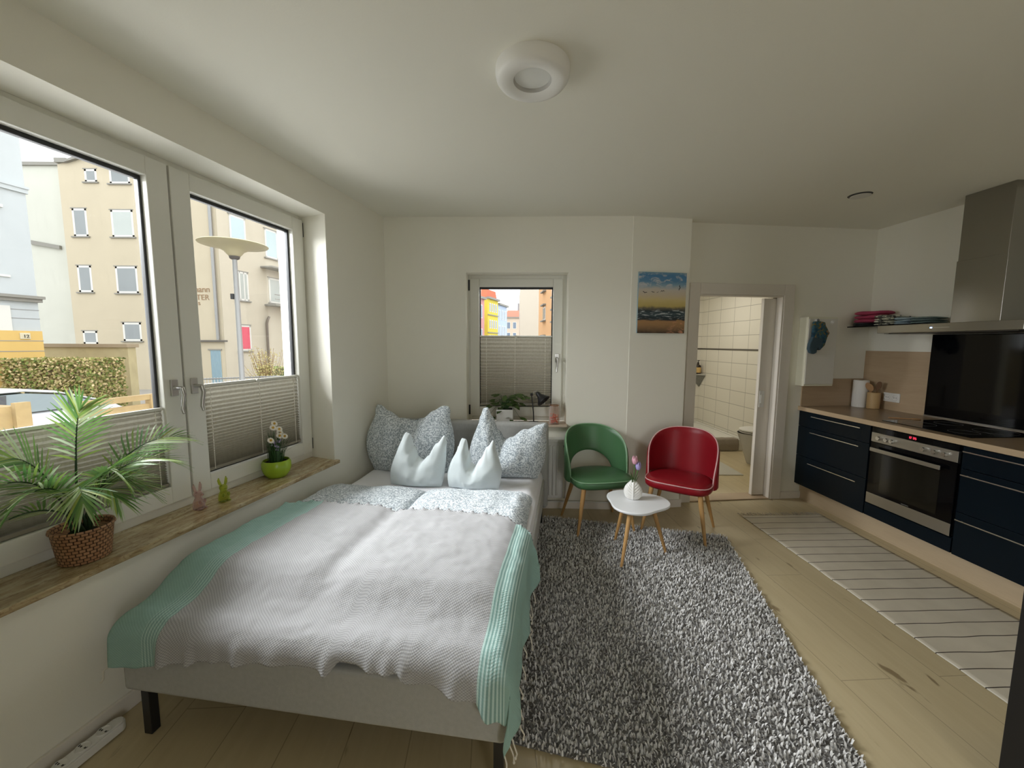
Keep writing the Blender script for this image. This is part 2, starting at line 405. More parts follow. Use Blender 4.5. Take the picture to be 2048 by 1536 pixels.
# ------------------------------------------------------------------ windows
def sash(root, s0, s1, z0, z1, b, bz0, bz1, y0=.200, y1=.272):
    """rectangular sash: outer s0..s1, z0..z1, members b wide; second material is the rubber seal round the pane"""
    m = MB()
    m.box(s0, s0+b, y0, y1, z0, z1); m.box(s1-b, s1, y0, y1, z0, z1); m.box(s0+b, s1-b, y0, y1, z0, z0+bz0); m.box(s0+b, s1-b, y0, y1, z1-bz1, z1)
    g = .011; ys = y0+.034
    m.box(s0+b-.001, s0+b+g, ys, y1-.01, z0+bz0, z1-bz1, 1); m.box(s1-b-g, s1-b+.001, ys, y1-.01, z0+bz0, z1-bz1, 1)
    m.box(s0+b, s1-b, ys, y1-.01, z0+bz0-.001, z0+bz0+g, 1); m.box(s0+b, s1-b, ys, y1-.01, z1-bz1-g*1.6, z1-bz1+.001, 1)
    o = m.build('window_sash', [PVC, SEAL], root, bev=.004)
    MB().box(s0+b+.002, s1-b-.002, y0+.046, y0+.050, z0+bz0+.002, z1-bz1-.002).build('pane', PANE, o)
    return o
def handle(sash_o, s, z, y=.200, sgn=1):
    m = MB()
    m.box(s-.017, s+.017, y-.010, y+.001, z-.040, z+.040)
    m.tube([(s, y-.008, z), (s, y-.046, z), (s+.004*sgn, y-.056, z-.006)], [.010, .009, .009], 10)
    m.tube([(s+.0*sgn, y-.052, z+.004), (s+.004*sgn, y-.058, z-.03), (s+.002*sgn, y-.050, z-.07), (s-.004*sgn, y-.052, z-.105), (s-.004*sgn, y-.060, z-.128)], [.010, .0105, .0095, .009, .006], 10)
    m.build('handle', CHROME, sash_o, smooth=40, bev=.002)

w1 = thing('window_1', 'wide white two-part window above the marble sill', None, FL); w1['kind'] = 'structure'
m = MB(); m.box(-.34, -.285, .215, .30, .655, 2.374); m.box(1.470, 1.500, .215, .30, .655, 2.374); m.box(-.285, 1.470, .215, .30, .655, .705); m.box(-.285, 1.470, .215, .30, 2.338, 2.374)
m.build('window_frame', PVC, w1, bev=.003)
MB().box(.583, .597, .218, .27, .70, 2.35).build('seal', SEAL, w1)
sl = sash(w1, -.300, .585, .700, 2.350, .095, .085, .088); sr = sash(w1, .595, 1.484, .700, 2.350, .097, .085, .088)
handle(sl, .535, 1.275, sgn=1); handle(sr, .635, 1.275, sgn=1)
MB().box(1.484, 1.494, .203, .22, 2.24, 2.335).box(1.484, 1.494, .203, .22, .72, .80).build('hinge', SEAL, w1)
m = MB(); m.prism([(-.5,-.03),(1.478,-.03),(1.478,.0),(1.497,.0),(1.497,.235),(-.5,.235)], .630, .655)
m.build('window_sill', MARBLE, w1, bev=.004)

w2 = thing('window_2', 'narrow white window in the end wall', None, FB); w2['kind'] = 'structure'
m = MB(); m.box(.708, .745, .148, .22, .785, 2.118); m.box(1.556, 1.606, .148, .22, .785, 2.118); m.box(.745, 1.556, .148, .22, .785, .835); m.box(.745, 1.556, .148, .22, 2.07, 2.118)
m.build('window_frame', PVC, w2, bev=.003)
s2 = sash(w2, .728, 1.570, .825, 2.085, .085, .09, .072, .134, .20)
handle(s2, 1.527, 1.372, .134)
MB().box(.712, .727, .138, .155, 1.98, 2.075).box(.712, .727, .138, .155, .84, .93).build('hinge', SEAL, w2)
MB().box(.690, 1.615, -.055, .150, .763, .785).build('window_sill', mat('beige_sill_stone', (.52, .42, .32), .35, var=.15, vs=30), w2, bev=.004)

w3 = thing('added_fill_opening', 'unseen glazed opening added behind the viewpoint for fill light', None, (0, -1.95, 0)); w3['kind'] = 'structure'  # added unseen opening that brightens the room from behind
m = MB()
for x in (.9, 1.82): m.box(x, x+.08, .06, .13, .10, 2.25)
m.box(.9, 1.9, .06, .13, .10, .19); m.box(.9, 1.9, .06, .13, 2.17, 2.25); m.build('window_frame', PVC, w3, bev=.003)
MB().box(.98, 1.82, .092, .098, .19, 2.17).build('pane', PANE, w3)

# ------------------------------------------------------------------ pleated blinds
def blind(label, fr, s0, s1, ztop, zbot, y, cords, npl=24, knobs=True):
    t = thing('pleated_blind', label, 'blind', fr, ((s0+s1)/2, y, zbot)); h = ztop-zbot; w = (s1-s0)/2
    MB().box(-w, w, -.009, .009, h-.014, h).build('top_rail', PVC, t, bev=.002)
    MB().box(-w, w, -.010, .010, 0, .018).build('bottom_rail', mat('blind_rail_'+str(len(bpy.data.materials)), (.26, .235, .18), .5), t, bev=.003)
    # pleats hang open at the top and stack up towards the bottom
    zs = []; z = h-.014
    tot = sum(1.0-.72*(i/(npl-1)) for i in range(npl)); u = (h-.034)/tot
    for i in range(npl):
        st = (1.0-.72*(i/(npl-1)))*u; zs.append((z, st)); z -= st
    def fn(uu, v):
        k = v*npl*2; i = min(int(k/2), npl-1); ph = k-2*i; z0, st = zs[i]
        dep = .0035+.0065*(i/npl)
        return (-w+.003+2*(w-.003)*uu, (dep if 0 < ph < 1.999 and abs(ph-1) < .01 else -dep), z0-st*ph/2)
    MB().grid(2, npl*2, fn).build('blind_fabric', BLIND, t)
    for c in cords:
        m = MB()
        for i in range(npl):
            z0, st = zs[i]; x = -w+2*w*c
            m.box(x-.0018, x+.0018, -.0135, -.0105, z0-st*.75, z0-st*.75+min(.006, st*.5))  # pale dots stand in for daylight showing through the cord holes
        m.box(x-.0003, x+.0003, -.0135, -.0105, zs[-1][0]-.02, h-.01)
        m.build('cord', HOLELIGHT, t)
    m = MB(); m.tube([(0, -.008, h-.008), (0, -.020, h-.010)], [.010, .013], 12); m.build('pull_knob', PVC, t)
    return t
blind('greige pleated blind in the lower half of the right-hand big window sash, behind the daisies', FL, .693, 1.386, 1.275, .797, .222, (.055, .52, .93), 26)
blind('greige pleated blind in the lower half of the left big window sash, behind the palm', FL, -.203, .488, 1.183, .787, .222, (.06, .5, .945), 22)
blind('greige pleated blind covering the lower part of the narrow end wall window', FB, .818, 1.479, 1.575, .922, .158, (.09, .49, .91), 26)
# ------------------------------------------------------------------ bed
bed = thing('bed', 'light grey upholstered double bed on black legs along the window wall', 'bed', FBED)
m = MB(); m.box(.012, 1.455, 0, .05, .205, .405); m.box(.012, .062, .05, 2.08, .205, .385); m.box(1.405, 1.455, .05, 2.08, .205, .385); m.box(.06, 1.41, .05, 2.08, .215, .29)
m.build('bed_frame', BEDFAB, bed, bev=.018, seg=3, smooth=60)
m = MB(); m.box(.035, 1.480, 2.082, 2.172, .12, .848)
m.build('headboard', BEDFAB, bed, bev=.03, seg=4, smooth=60)
for x, y in ((.06, .05), (1.425, .05), (.06, 2.04), (1.425, 2.04)):
    MB().box(x-.017, x+.017, y-.017, y+.017, 0, .21).build('leg', BLACK, bed, bev=.002)
def mfn():
    m = MB(); nx, ny = 36, 48
    def f(u, v):
        x = .045+1.385*u; y = .035+2.03*v
        e = min(u*1.385, (1-u)*1.385, v*2.03, (1-v)*2.03)
        return (x, y, .485-.05*(max(0, .07-e)/.07)**2+.004*noise.noise((x*4, y*4, 0)))
    m.grid(nx, ny, f)
    def side(pf, n):
        m.grid(n, 6, lambda u, v: pf(u, v))
    z = lambda v: .30+.135*v
    bul = lambda v: .012*sin(pi*min(1, v*1.0))
    side(lambda u, v: (.045+1.385*u, .035-bul(v), z(v)), 36)
    side(lambda u, v: (1.43-1.385*u, 2.065+bul(v), z(v)), 36)
    side(lambda u, v: (1.43+bul(v), .035+2.03*u, z(v)), 48)
    side(lambda u, v: (.045-bul(v), 2.065-2.03*u, z(v)), 48)
    return m
mfn().build('mattress', SHEET, bed, smooth=60)

# two folded duvets
def duvet(label, x0, x1, y0, y1, T, seed, zb=.478, roll=0):
    """puffy folded slab; both faces of one closed surface"""
    m = MB(); nx, ny = 56, 72
    def lobe(u, v):
        e = max(0, 1-abs(2*u-1)**5); g = max(0, 1-abs(2*v-1)**7)
        return (e*g)**.36
    def pos(u, v):
        x = x0+(x1-x0)*u; y = y0+(y1-y0)*v
        x += .014*noise.noise((y*5, seed, 3.1))*(abs(2*u-1)**3); y += .02*noise.noise((x*5, seed, 1.7))*(abs(2*v-1)**3)
        return x, y
    def top(u, v):
        x, y = pos(u, v)
        w = noise.noise((x*5, y*5, seed))*.014+noise.noise((x*14, y*11, seed+4))*.006+.004*noise.noise((x*34+y*6, y*26, seed))
        r = roll*exp(-((u-.90)/.05)**2)*(.6+.4*noise.noise((y*9, seed, 0)))
        L = lobe(u, v)
        return (x, y, zb+.006+T*L+(w+r)*min(1, L*1.4)*(.4+.6*L))
    def bot(u, v):
        x, y = pos(1-u, v); L = lobe(1-u, v)
        return (x, y, zb+.006-.003*L)
    m.grid(nx, ny, top); m.grid(nx, ny, bot)
    o = m.build('duvet', PRINT, None, smooth=80); place(o, FBED)
    return tag(o, label, 'duvet', 'folded duvets on the bed')
duvet('dash-printed white duvet folded on the window side of the bed, under the grey throw', .0, .715, .16, 1.355, .075, 2.0)
duvet('dash-printed white duvet folded on the rug side of the bed, with a rolled edge', .700, 1.415, .16, 1.375, .088, 9.0, roll=.022)

# throw
def interp(x, pts):
    if x <= pts[0][0]: return pts[0][1]
    for (a, b), (c, d) in zip(pts, pts[1:]):
        if x <= c: t = (x-a)/(c-a); t = t*t*(3-2*t); return b+(d-b)*t
    return pts[-1][1]
def throw():
    t = thing('throw_blanket', 'grey woven throw with mint striped borders and cream tassels spread over the bed', 'blanket', FBED)
    R = .07
    hem_front = [(-.05,.315),(.1,.325),(.16,.335),(.22,.352),(.27,.366),(.33,.370),(.38,.385),(.52,.392),(.60,.405),(.69,.408),(.80,.415),(.855,.402),(.90,.444),(.95,.440),(1.00,.425),(1.05,.425),(1.10,.432),(1.15,.398),(1.20,.405),(1.28,.385),(1.36,.372),(1.41,.33),(1.50,.28)]
    hem_top = [(-.06,.775),(.30,.855),(.62,.850),(.80,.825),(1.0,.850),(1.27,.835),(1.42,.77),(1.6,.64)]
    nu, nv = 190, 150
    def ztop(x, y):
        s = 1/(1+exp(-(y-.19)/.035)); gap = exp(-((x-.705)/.05)**2)
        ed = 1-.35*((x-1.30)/.12)**2 if x > 1.30 else 1
        return .497+.100*s*(1-.20*gap)*max(.6, ed)
    FOLDS = [(.22, .022, .018, .0), (.33, .016, .020, .02), (.43, .014, .014, .0), (.52, .018, .022, .03), (.66, .030, .012, .0), (.855, .020, .034, .03), (.93, .05, -.022, 0), (1.00, .014, .020, .12), (1.06, .016, .024, .10), (1.125, .018, .030, -.05), (1.20, .04, -.012, 0), (1.30, .030, .024, -.1), (1.40, .03, .03, 0)]
    def fold(d):
        """d metres past the start of the bend: (run, drop)"""
        if d <= 0: return 0, 0
        a = d/R
        if a < pi/2: return R*sin(a), R*(1-cos(a))
        return R, R+(d-R*pi/2)
    ux0, ux1 = -.030, 1.455+.225
    def fn(u, v):
        lo = -.004+.085*(1-v)**1.3
        x0 = lo+(ux1-lo)*u
        yt = interp(x0, hem_top)
        zt0 = ztop(min(max(x0, .05), 1.38), .05)
        zh = interp(min(x0, 1.455), hem_front)
        hang = (zt0-zh)-R
        y_bend = -.022+R                              # where the bend at the foot starts
        total = (yt-y_bend)+R*pi/2+hang
        q = total*v
        yy = yt-q
        run, drop = (0, 0)
        if yy < y_bend: run, drop = fold(y_bend-yy); y = y_bend-run
        else: y = yy
        # right side bend
        xb = 1.475-R; xrun, xdrop = fold(x0-xb)
        x = x0 if x0 <= xb else xb+xrun
        z = ztop(min(x, 1.40), max(y, .0))
        side = 0
        if x0 > xb:
            hangz = xdrop*1.0
            z -= hypot(xdrop, drop) if drop > 0 else xdrop
        else: z -= drop
        if x0 < .12: z -= .018*((.12-x0)/.12)**2*max(0, 1-drop/.09)
        # flare and folds
        f = max(0, drop-.02); fr_ = min(1, f/.13)
        wav = sin(x0*25+1.2*sin(x0*7))*.4+.35*sin(x0*47+2)
        ridge = 0
        for (c, w_, am, ln) in FOLDS:
            d_ = x0-c-ln*f
            ridge += am*exp(-(d_/w_)**2)
        y -= f*.015+fr_*(.009*wav+1.15*ridge)
        z += fr_*.5*max(0, ridge)*0
        g = max(0, xdrop-.03); gr = min(1, g/.13)
        wv2 = sin(yy*19+1)*.6+.4*sin(yy*41)
        x += g*.05+gr*.013*wv2
        if f > 0 and g > 0:
            k = min(f, g); x -= k*.12; y -= k*.06
        # lifted corner flap near the duvet on the right
        fl = exp(-((yy-.70)/.10)**2)*max(0, min(1, (x0-1.50)/.10)); x += .035*fl; z += .05*fl
        nse = noise.noise((x0*5, yy*9, 0))*.006+noise.noise((x0*13, yy*30, 5))*.0035+noise.noise((x0*30, yy*22, 8))*.002
        z += nse if drop <= .02 and xdrop <= .02 else nse*.3
        # selvedge scallops along the hem over the duvets
        if v < .02: z += .010*max(0, sin(x0*95))*(1-v/.02); 
        return (x, y, z+.006)
    m = MB(); m.grid(nu, nv, fn, uvf=lambda u, v: (ux0+(ux1-ux0)*u, v*1.25))
    o = m.build('blanket_cloth', THROW, t, smooth=180, solid=.004)
    # tassels along the right hem and one at the left foot corner
    rr = random.Random(3)
    for i in range(13):
        m = MB()
        v = .06+.92*i/12; p = Vector(fn(1, v)); L = .045+.03*rr.random()
        dx = .006*rr.uniform(-1, 1); dy = .012*rr.uniform(-1, 1)
        q = p+Vector((.012, dy, -L))
        m.tube([p+Vector((-.002, 0, .004)), p+Vector((.007, dy*.4, -L*.35)), p+Vector((.012+dx, dy*1.3, -L*.75)), q], [.0022, .0026, .0026, .003], 6)
        m.ball(q, .0045, 8, 6); m.build('tassel', FRINGE, t, smooth=80)
    m = MB(); p = Vector(fn(0, 1)); m.tube([p, p+Vector((-.012, -.008, -.01)), p+Vector((-.012, -.01, -.04)), p+Vector((-.022, -.012, -.055))], .0028, 6); m.build('tassel', FRINGE, t, smooth=80); m = MB()
    # knotted selvedge on the hem over the duvets
    for i in range(70):
        p = Vector(fn(.05+.83*i/69, 0)); m.ball(p+Vector((0, .004, -.002)), (.0075, .006, .006), 8, 5)
    o = m.build('knotted_hem', mat('grey_cotton_knot', (.34, .34, .36), .95), t, smooth=80)
throw()

# pillows with a chop in the top edge
def pillow(name, label, cat, group, mt, y0, bottom, top, left, right, T, chop, seed, lean=.14, zb=None):
    """bottom: (xl, xr, z); top: [(x, z)] outline left to right; left/right: side bulges [(z, x)]; chop = (x, width, depth)"""
    xl0, xr0, z0 = bottom; nu, nv = 64, 48
    def outline(u, v):
        # blend between bottom edge and top polyline parametrised by fraction of its width
        xt0, xt1 = top[0][0], top[-1][0]
        xt = xt0+(xt1-xt0)*u; zt = interp(xt, top)
        xb = xl0+(xr0-xl0)*u
        s = v
        x = xb+(xt-xb)*s; z = z0+(zt-z0)*s
        x += left*sin(pi*min(1, v*1.15))*(1-u)**3 + right*sin(pi*min(1, v*1.15))*u**3
        return x, z
    def th(u, v):
        a = max(0, 1-abs(2*u-1)**2.6); b = max(0, 1-abs(2*v-1)**2.4)
        return (a*b)**.55
    def surf(u, v, sgn):
        x, z = outline(u, v)
        k = th(u, v)
        d = T*k
        ch = exp(-((x-chop[0])/chop[1])**2)*max(0, (v-.35)/.65)
        if sgn < 0: d = d*(1-chop[3]*ch)
        wr = .016*noise.noise((x*7, z*7, seed))+.008*noise.noise((x*17, z*15, seed+3))
        wr += .012*sin((x-chop[0])*60+z*18)*exp(-((x-chop[0])/.16)**2)*max(0, v-.45)
        y = y0+lean*(z-z0)+sgn*(d+wr*k)
        y += chop[2]*ch*(1 if sgn < 0 else .5)
        return (x, y, z+.012*noise.noise((x*9, v*3, seed+7))*min(1, v*3)*(1 if 0 < u < 1 else .3))
    m = MB(); m.grid(nu, nv, lambda u, v: surf(u, v, -1)); m.grid(nu, nv, lambda u, v: surf(1-u, v, 1))
    o = m.build(name, mt, None, smooth=75); place(o, FBED)
    return tag(o, label, cat, group)
pillow('pillow', 'large dash-printed pillow with two pointed ears, in the window corner of the bed', 'pillow', 'large printed pillows', PRINT, 1.80,
       (.10, .70, .478), [(.085,.97),(.10,1.005),(.125,1.0),(.20,.955),(.30,.905),(.40,.880),(.48,.905),(.58,.965),(.66,1.005),(.70,1.01),(.715,.975)], -.075, .05, .115, (.41, .06, .05, .55), 1.0)
pillow('pillow', 'large dash-printed pillow with its peak folded over, at the open end of the headboard', 'pillow', 'large printed pillows', PRINT, 1.80,
       (.875, 1.415, .478), [(.955,.93),(.985,1.0),(1.015,1.005),(1.05,.94),(1.10,.83),(1.15,.765),(1.21,.785),(1.32,.845),(1.42,.885),(1.465,.90),(1.48,.87)], -.03, .03, .115, (1.13, .05, .05, .5), 5.0)
pillow('cushion', 'small plain pale grey cushion with a deep notch, on the window side of the bed', 'cushion', 'small plain cushions', CUSH, 1.50,
       (.375, .755, .480), [(.445,.80),(.475,.858),(.50,.85),(.535,.76),(.575,.685),(.61,.668),(.65,.70),(.71,.785),(.765,.845),(.785,.80)], -.03, .01, .085, (.595, .05, .012, .15), 11.0, .16)
pillow('cushion', 'small plain pale grey cushion with a deep notch, on the rug side of the bed', 'cushion', 'small plain cushions', CUSH, 1.50,
       (.810, 1.165, .485), [(.865,.77),(.895,.83),(.92,.825),(.945,.74),(.965,.66),(.995,.645),(1.03,.69),(1.08,.775),(1.12,.825),(1.14,.79)], -.035, .03, .085, (.98, .045, .012, .15), 17.0, .16)

# ------------------------------------------------------------------ rugs
def shag():
    t = thing('area_rug', 'grey shaggy rug between the bed and the kitchen', 'rug', (-.135, 1.417, radians(-13.5)), (0, 0, 0))
    # local: x 0..W towards the kitchen, y 0..L away
    Wd, L = 1.405, 1.99; x0 = -.05
    def corner(x, y):
        r = .05
        cx = min(max(x, x0+r), Wd-r); cy = min(max(y, r-.04), L-r-.04)
        d = hypot(x-cx, y-cy); return d <= r
    m = MB(); m.prism([(x0+.02,-.03),(Wd-.03,-.03),(Wd-.01,-.01),(Wd-.01,L-.08),(Wd-.03,L-.06),(x0+.02,L-.06)], .002, .012)
    m.build('rug_backing', mat('rug_backing_grey', (.16, .155, .15), .95), t)
    rr = random.Random(5); vs = []; fs = []; m = MB()
    step = .0105; ny = int(L/step); nx = int((Wd-x0)/step)
    for j in range(ny):
        for i in range(nx):
            x = x0+(i+rr.random())*step; y = -.04+(j+rr.random())*step
            if not corner(x, y): continue
            cl = noise.noise((x*42, y*42, 0)); a = 2*pi*noise.noise((x*30, y*30, 4))*2+rr.uniform(-.9, .9)
            h = .015+.005*rr.random()+.011*cl; ln = .004+.009*rr.random(); w = .0036
            dx, dy = cos(a), sin(a); px, py = -dy*w, dx*w
            o = len(m.v)
            m.v += [(x-px, y-py, .010), (x+px, y+py, .010), (x+px*1.1+dx*ln*.4, y+py*1.1+dy*ln*.4, .010+h*.65), (x-px*1.1+dx*ln*.4, y-py*1.1+dy*ln*.4, .010+h*.65), (x+dx*ln, y+dy*ln, .010+h)]
            m.f += [[o, o+1, o+2, o+3], [o+3, o+2, o+4]]; m.mi += [0, 0]
    tm = NT('grey_shag_pile'); g = tm.n('ShaderNodeNewGeometry')
    c = tm.ramp(g.outputs['Random Per Island'], [(0, (.46, .45, .43)), (.45, (.72, .71, .69)), (1, (.88, .87, .86))])
    tm.done(tm.bsdf(c, .95))
    o = m.build('rug_pile', tm.m, t); o['kind'] = 'stuff'
shag()

def runner():
    t = thing('runner_rug', 'beige cotton runner with thin dark cross stripes lying along the kitchen', 'rug', (2.025, 3.360, radians(-88)), (0, 0, 0))
    # local x towards the camera, y towards the kitchen
    L, Wd = 2.24, .722; stripes = [.045+.101*i for i in range(22)]
    def hz(x, y): return .006+.0035*max(0, noise.noise((x*3.1, y*2.3, 2)))+.004*max(0, noise.noise((x*9, y*3, 5))-.15)
    def fn(u, v):
        x = L*u; y = Wd*v
        e = .006*noise.noise((x*7, 0 if v < .5 else 9, 1)); y += e
        x += .006*noise.noise((y*6, x*2, 3)); return (x, y, hz(x, y))
    m = MB(); m.grid(260, 24, fn, uvf=lambda u, v: (L*u, Wd*v))
    tm = NT('woven_runner_cotton'); uv = tm.n('ShaderNodeTexCoord').outputs['UV']; sx = tm.n('ShaderNodeSeparateXYZ'); tm.l(uv, sx.inputs[0])
    fr = tm.math('FRACT', tm.math('DIVIDE', tm.math('ADD', sx.outputs['X'], -.045+.0505+.101), .101))
    d = tm.math('ABSOLUTE', tm.math('SUBTRACT', fr, .5))
    line = tm.ramp(d, [(.022, 1), (.034, 0)])
    v = tm.coord('Object'); n1 = tm.noise(v, 7, 4)
    c = tm.mix(n1, (.52, .465, .37), (.68, .62, .51)); c = tm.mix(line, c, (.045, .032, .022))
    ed = tm.math('GREATER_THAN', tm.math('ABSOLUTE', tm.math('SUBTRACT', sx.outputs['Y'], Wd/2)), Wd/2-.004)
    c = tm.mix(tm.math('MULTIPLY', ed, tm.math('SUBTRACT', 1, line)), c, (.74, .70, .60))
    tm.done(tm.bsdf(c, .95, 0, tm.bump(tm.noise(tm.coord('Object', (1, 1, 1)), 170, 2), .3, .002)))
    m.build('runner_cloth', tm.m, t, smooth=80, solid=.004)
    m = MB(); rr = random.Random(8)
    for i in range(60):
        y = Wd*(i+.5)/60; x = 0; pts = []
        a = rr.uniform(-.5, .5)
        for k in range(5): pts.append((-.013*k+.004*rr.uniform(-1, 1), y+a*.012*k+.005*rr.uniform(-1, 1), .007+.008*abs(sin(k*1.7+i))*rr.random()))
        m.tube(pts, [.0028, .0026, .0024, .0024, .0018], 5)
    m.build('fringe', mat('runner_fringe_cotton', (.50, .45, .37), .95), t, smooth=80)
runner()
# ------------------------------------------------------------------ chairs (local: +y is behind the sitter)
def chair(label, vinyl, pip, loc, rz, hole, wide=1.0):
    t = thing('upholstered_chair', label, 'chair', (0, 0, 0), loc, rz, None)
    wf, wb, yf, yb = .232*wide, .205*wide, -.225, .195
    def seat_outline(k=1.0, n=48):
        pts = []
        for i in range(n):
            a = 2*pi*i/n; e = 4.2 if sin(a) < 0 else 2.6
            c, s_ = cos(a), sin(a); r = (abs(c)**e+abs(s_)**e)**(-1/e)
            y = r*s_; x = r*c*(wf if y < 0 else wf+(wb-wf)*y)
            pts.append((x*k, (yf*(-y) if y < 0 else yb*y)*k))
        return pts
    prof = [(0, .372), (.93, .372), (1.0, .388), (1.012, .408), (1.0, .428), (.965, .440), (.80, .450), (.45, .456), (0, .458)]
    m = MB(); base = seat_outline(); n = len(base); vs = []
    for k, z in prof:
        for x, y in base: vs.append((x*max(k, .001), y*max(k, .001), z))
    m.add(vs, [(i*n+j, i*n+(j+1)%n, (i+1)*n+(j+1)%n, (i+1)*n+j) for i in range(len(prof)-1) for j in range(n)])
    m.build('seat', vinyl, t, smooth=70)
    MB().tube([(x*1.0, y*1.0, .432) for x, y in base], .0045, 6, closed=True).build('seat_piping', pip, t, smooth=80)
    # barrel back: a curved shell round the rear of the seat
    AM = radians(112); Z0 = .395
    def plan(a, z, off=0):
        k = (z-Z0)/.40
        rx = (.248*wide+off)*(1-.03*k); ry = .215+off
        x = rx*sin(a); y = .012+ry*cos(a)*(1 if cos(a) > 0 else .62)
        y += .055*k*max(0, .4+.6*cos(a)); return (x, y, z)
    def ztop(a):
        q = min(1, abs(a)/AM); return Z0+.03+.372*max(0, (1-q**2.6))**.62
    def zbot(a):
        if not hole: return Z0-.01
        hw = radians(50); q = abs(a)/hw
        return Z0-.01+(.185*sqrt(1-q*q) if q < 1 else 0)
    m = MB(); nu, nv = 72, 18; th = .026
    def shell(u, v, side):
        a = -AM+2*AM*u; z0, z1 = zbot(a), max(ztop(a), zbot(a)+.012); z = z0+(z1-z0)*v
        ed = min(1, sqrt(max(0, min(v, 1-v)*(z1-z0)/.014))) if True else 1
        return plan(a, z, side*th*.5*(.35+.65*ed)*min(1, (1-abs(2*u-1))*18+.25))
    inner = lambda u, v: shell(1-u, v, -1); outer = lambda u, v: shell(u, v, 1)
    m.grid(nu, nv, outer); m.grid(nu, nv, inner)
    m.grid(nu, 1, lambda u, v: shell(u, 1, 1-2*v)); m.grid(nu, 1, lambda u, v: shell(1-u, 0, 1-2*v))
    m.grid(1, nv, lambda u, v: shell(0, v, -1+2*u)); m.grid(1, nv, lambda u, v: shell(1, v, 1-2*u))
    m.build('backrest', vinyl, t, smooth=60)
    pts = [Vector(shell(i/90, 1, 1))*.5+Vector(shell(i/90, 1, -1))*.5 for i in range(91)]
    a0 = shell(0, 0, 0); a1 = shell(1, 0, 0)
    MB().tube([a0]+pts+[a1], .0055, 6).build('back_piping', pip, t, smooth=80)
    for sx in (-1, 1):
        for (y0, y1, x0, x1) in ((-.165, -.215, .165, .225), (.12, .205, .15, .225)):
            MB().tube([(sx*x0*wide, y0, .385), (sx*(x0+(x1-x0)*.25)*wide, y0+(y1-y0)*.25, .28), (sx*x1*wide, y1, 0)], [.0185, .0175, .0095], 14).build('leg', LEGWOOD, t, smooth=60)
    return t
chair('green vinyl chair with an open arch below its back, beside the radiator', GREENV, GREENP, (.712, 3.205, 0), radians(10), True, 1.06)
chair('red vinyl chair with a closed rounded back, in front of the chimney breast', REDV, REDP, (1.362, 3.118, 0), radians(-34), False, 1.06)

# ------------------------------------------------------------------ side table with vase and tulips
t = thing('side_table', 'small white rounded-triangle table on three beech legs, between the two chairs', 'table', (0, 0, 0), (.885, 2.715, .022), 0)
pts = [((.207+.021*cos(3*a)-.003*cos(6*a))*cos(a)*1.02, (.207+.021*cos(3*a)-.003*cos(6*a))*sin(a)) for a in [2*pi*i/72 for i in range(72)]]
m = MB().prism([(x*.96, y*.96) for x, y in pts], .355, .362); m.prism(pts, .362, .377)
m.build('table_top', TABLEW, t, bev=.004, seg=2, smooth=50)
for a, r in ((0, .225), (radians(117), .205), (radians(232), .235)):
    MB().tube([(cos(a)*.11, sin(a)*.11, .358), (cos(a)*.125, sin(a)*.125, .30), (cos(a)*r, sin(a)*r, -.008)], [.0165, .016, .0095], 14).build('leg', LEGWOOD, t, smooth=60)

t = thing('vase', 'white ceramic leaf-shaped vase on the small side table', 'vase', (0, 0, 0), (.868, 2.748, .3985), radians(-14))
def vase():
    m = MB(); nv, nu = 36, 112
    # flattened leaf outline seen from the front, narrow at the neck
    prof = [(.022, 0), (.042, .005), (.056, .022), (.0635, .045), (.0640, .068), (.056, .092), (.042, .112), (.026, .128), (.015, .139), (.012, .146)]
    def f(u, v):
        k = v*(len(prof)-1); i = min(int(k), len(prof)-2); fr = k-i
        r = prof[i][0]+(prof[i+1][0]-prof[i][0])*fr; z = prof[i][1]+(prof[i+1][1]-prof[i][1])*fr
        a = -2*pi*u; x = r*cos(a); y = r*.55*sin(a)
        # rib down the middle and slanted veins like a leaf
        vein = .0042*max(0, sin((z-abs(x)*.85)*2*pi/.021))**2*min(1, abs(x)/.010)*min(1, r/.03)
        rib = .0045*exp(-(x/.0042)**2)*min(1, r/.03)
        y += (abs(sin(a))**1.2)*(1 if sin(a) > 0 else -1)*(rib-vein)
        return (x, y, z)
    m.grid(nu, nv*3, f); m.lathe([(.0001, .002), (.021, .0)], 24)
    m.lathe([(.012, .144), (.009, .140), (.008, .06), (.0001, .058)], 24)
    return m
vase().build('vase_body', CERAM, t, smooth=60)
def tulip(label, base, tip, col, name):
    t = thing('tulip', label, 'flower', (0, 0, 0), base)
    d = Vector(tip); pts = [(0, 0, 0), (d.x*.25, d.y*.25, d.z*.4), (d.x*.7, d.y*.7, d.z*.75), tuple(d)]
    MB().tube(pts, [.004, .004, .004, .0045], 8).build('stem', GRASSM2, t, smooth=80)
    m = MB(); rr = random.Random(len(label))
    for i in range(6):
        a = 2*pi*i/6+.3; k = .9 if i % 2 else 1
        def f(u, v, a=a, k=k):
            w = .016*sin(pi*min(1, .12+v*.88))**.7; r = .0195*sin(pi*(.12+.72*v))**.8*k
            th = (u-.5)*1.5*sin(pi*min(1, .15+v*.8))
            return (d.x+r*cos(a+th), d.y+r*sin(a+th), d.z-.004+.062*v-.006*abs(u-.5)*4*v)
        m.grid(6, 8, f)
    m.build('petals', col, t, smooth=80, solid=.0012)
    m = MB()
    for s in (-1, 1):
        def g(u, v, s=s):
            w = .020*sin(pi*min(1, .1+.9*v))**.8
            return (d.x*.3*v+s*(.004+.022*v*v)+w*(u-.5)*.8, d.y*.3*v-.006*v+w*(u-.5), .012+d.z*.62*v)
        m.grid(4, 10, g)
    m.build('leaf', GRASSM2, t, smooth=80, solid=.001)
GRASSM2 = mat('tulip_green', (.10, .19, .06), .45, var=.3, vs=30)
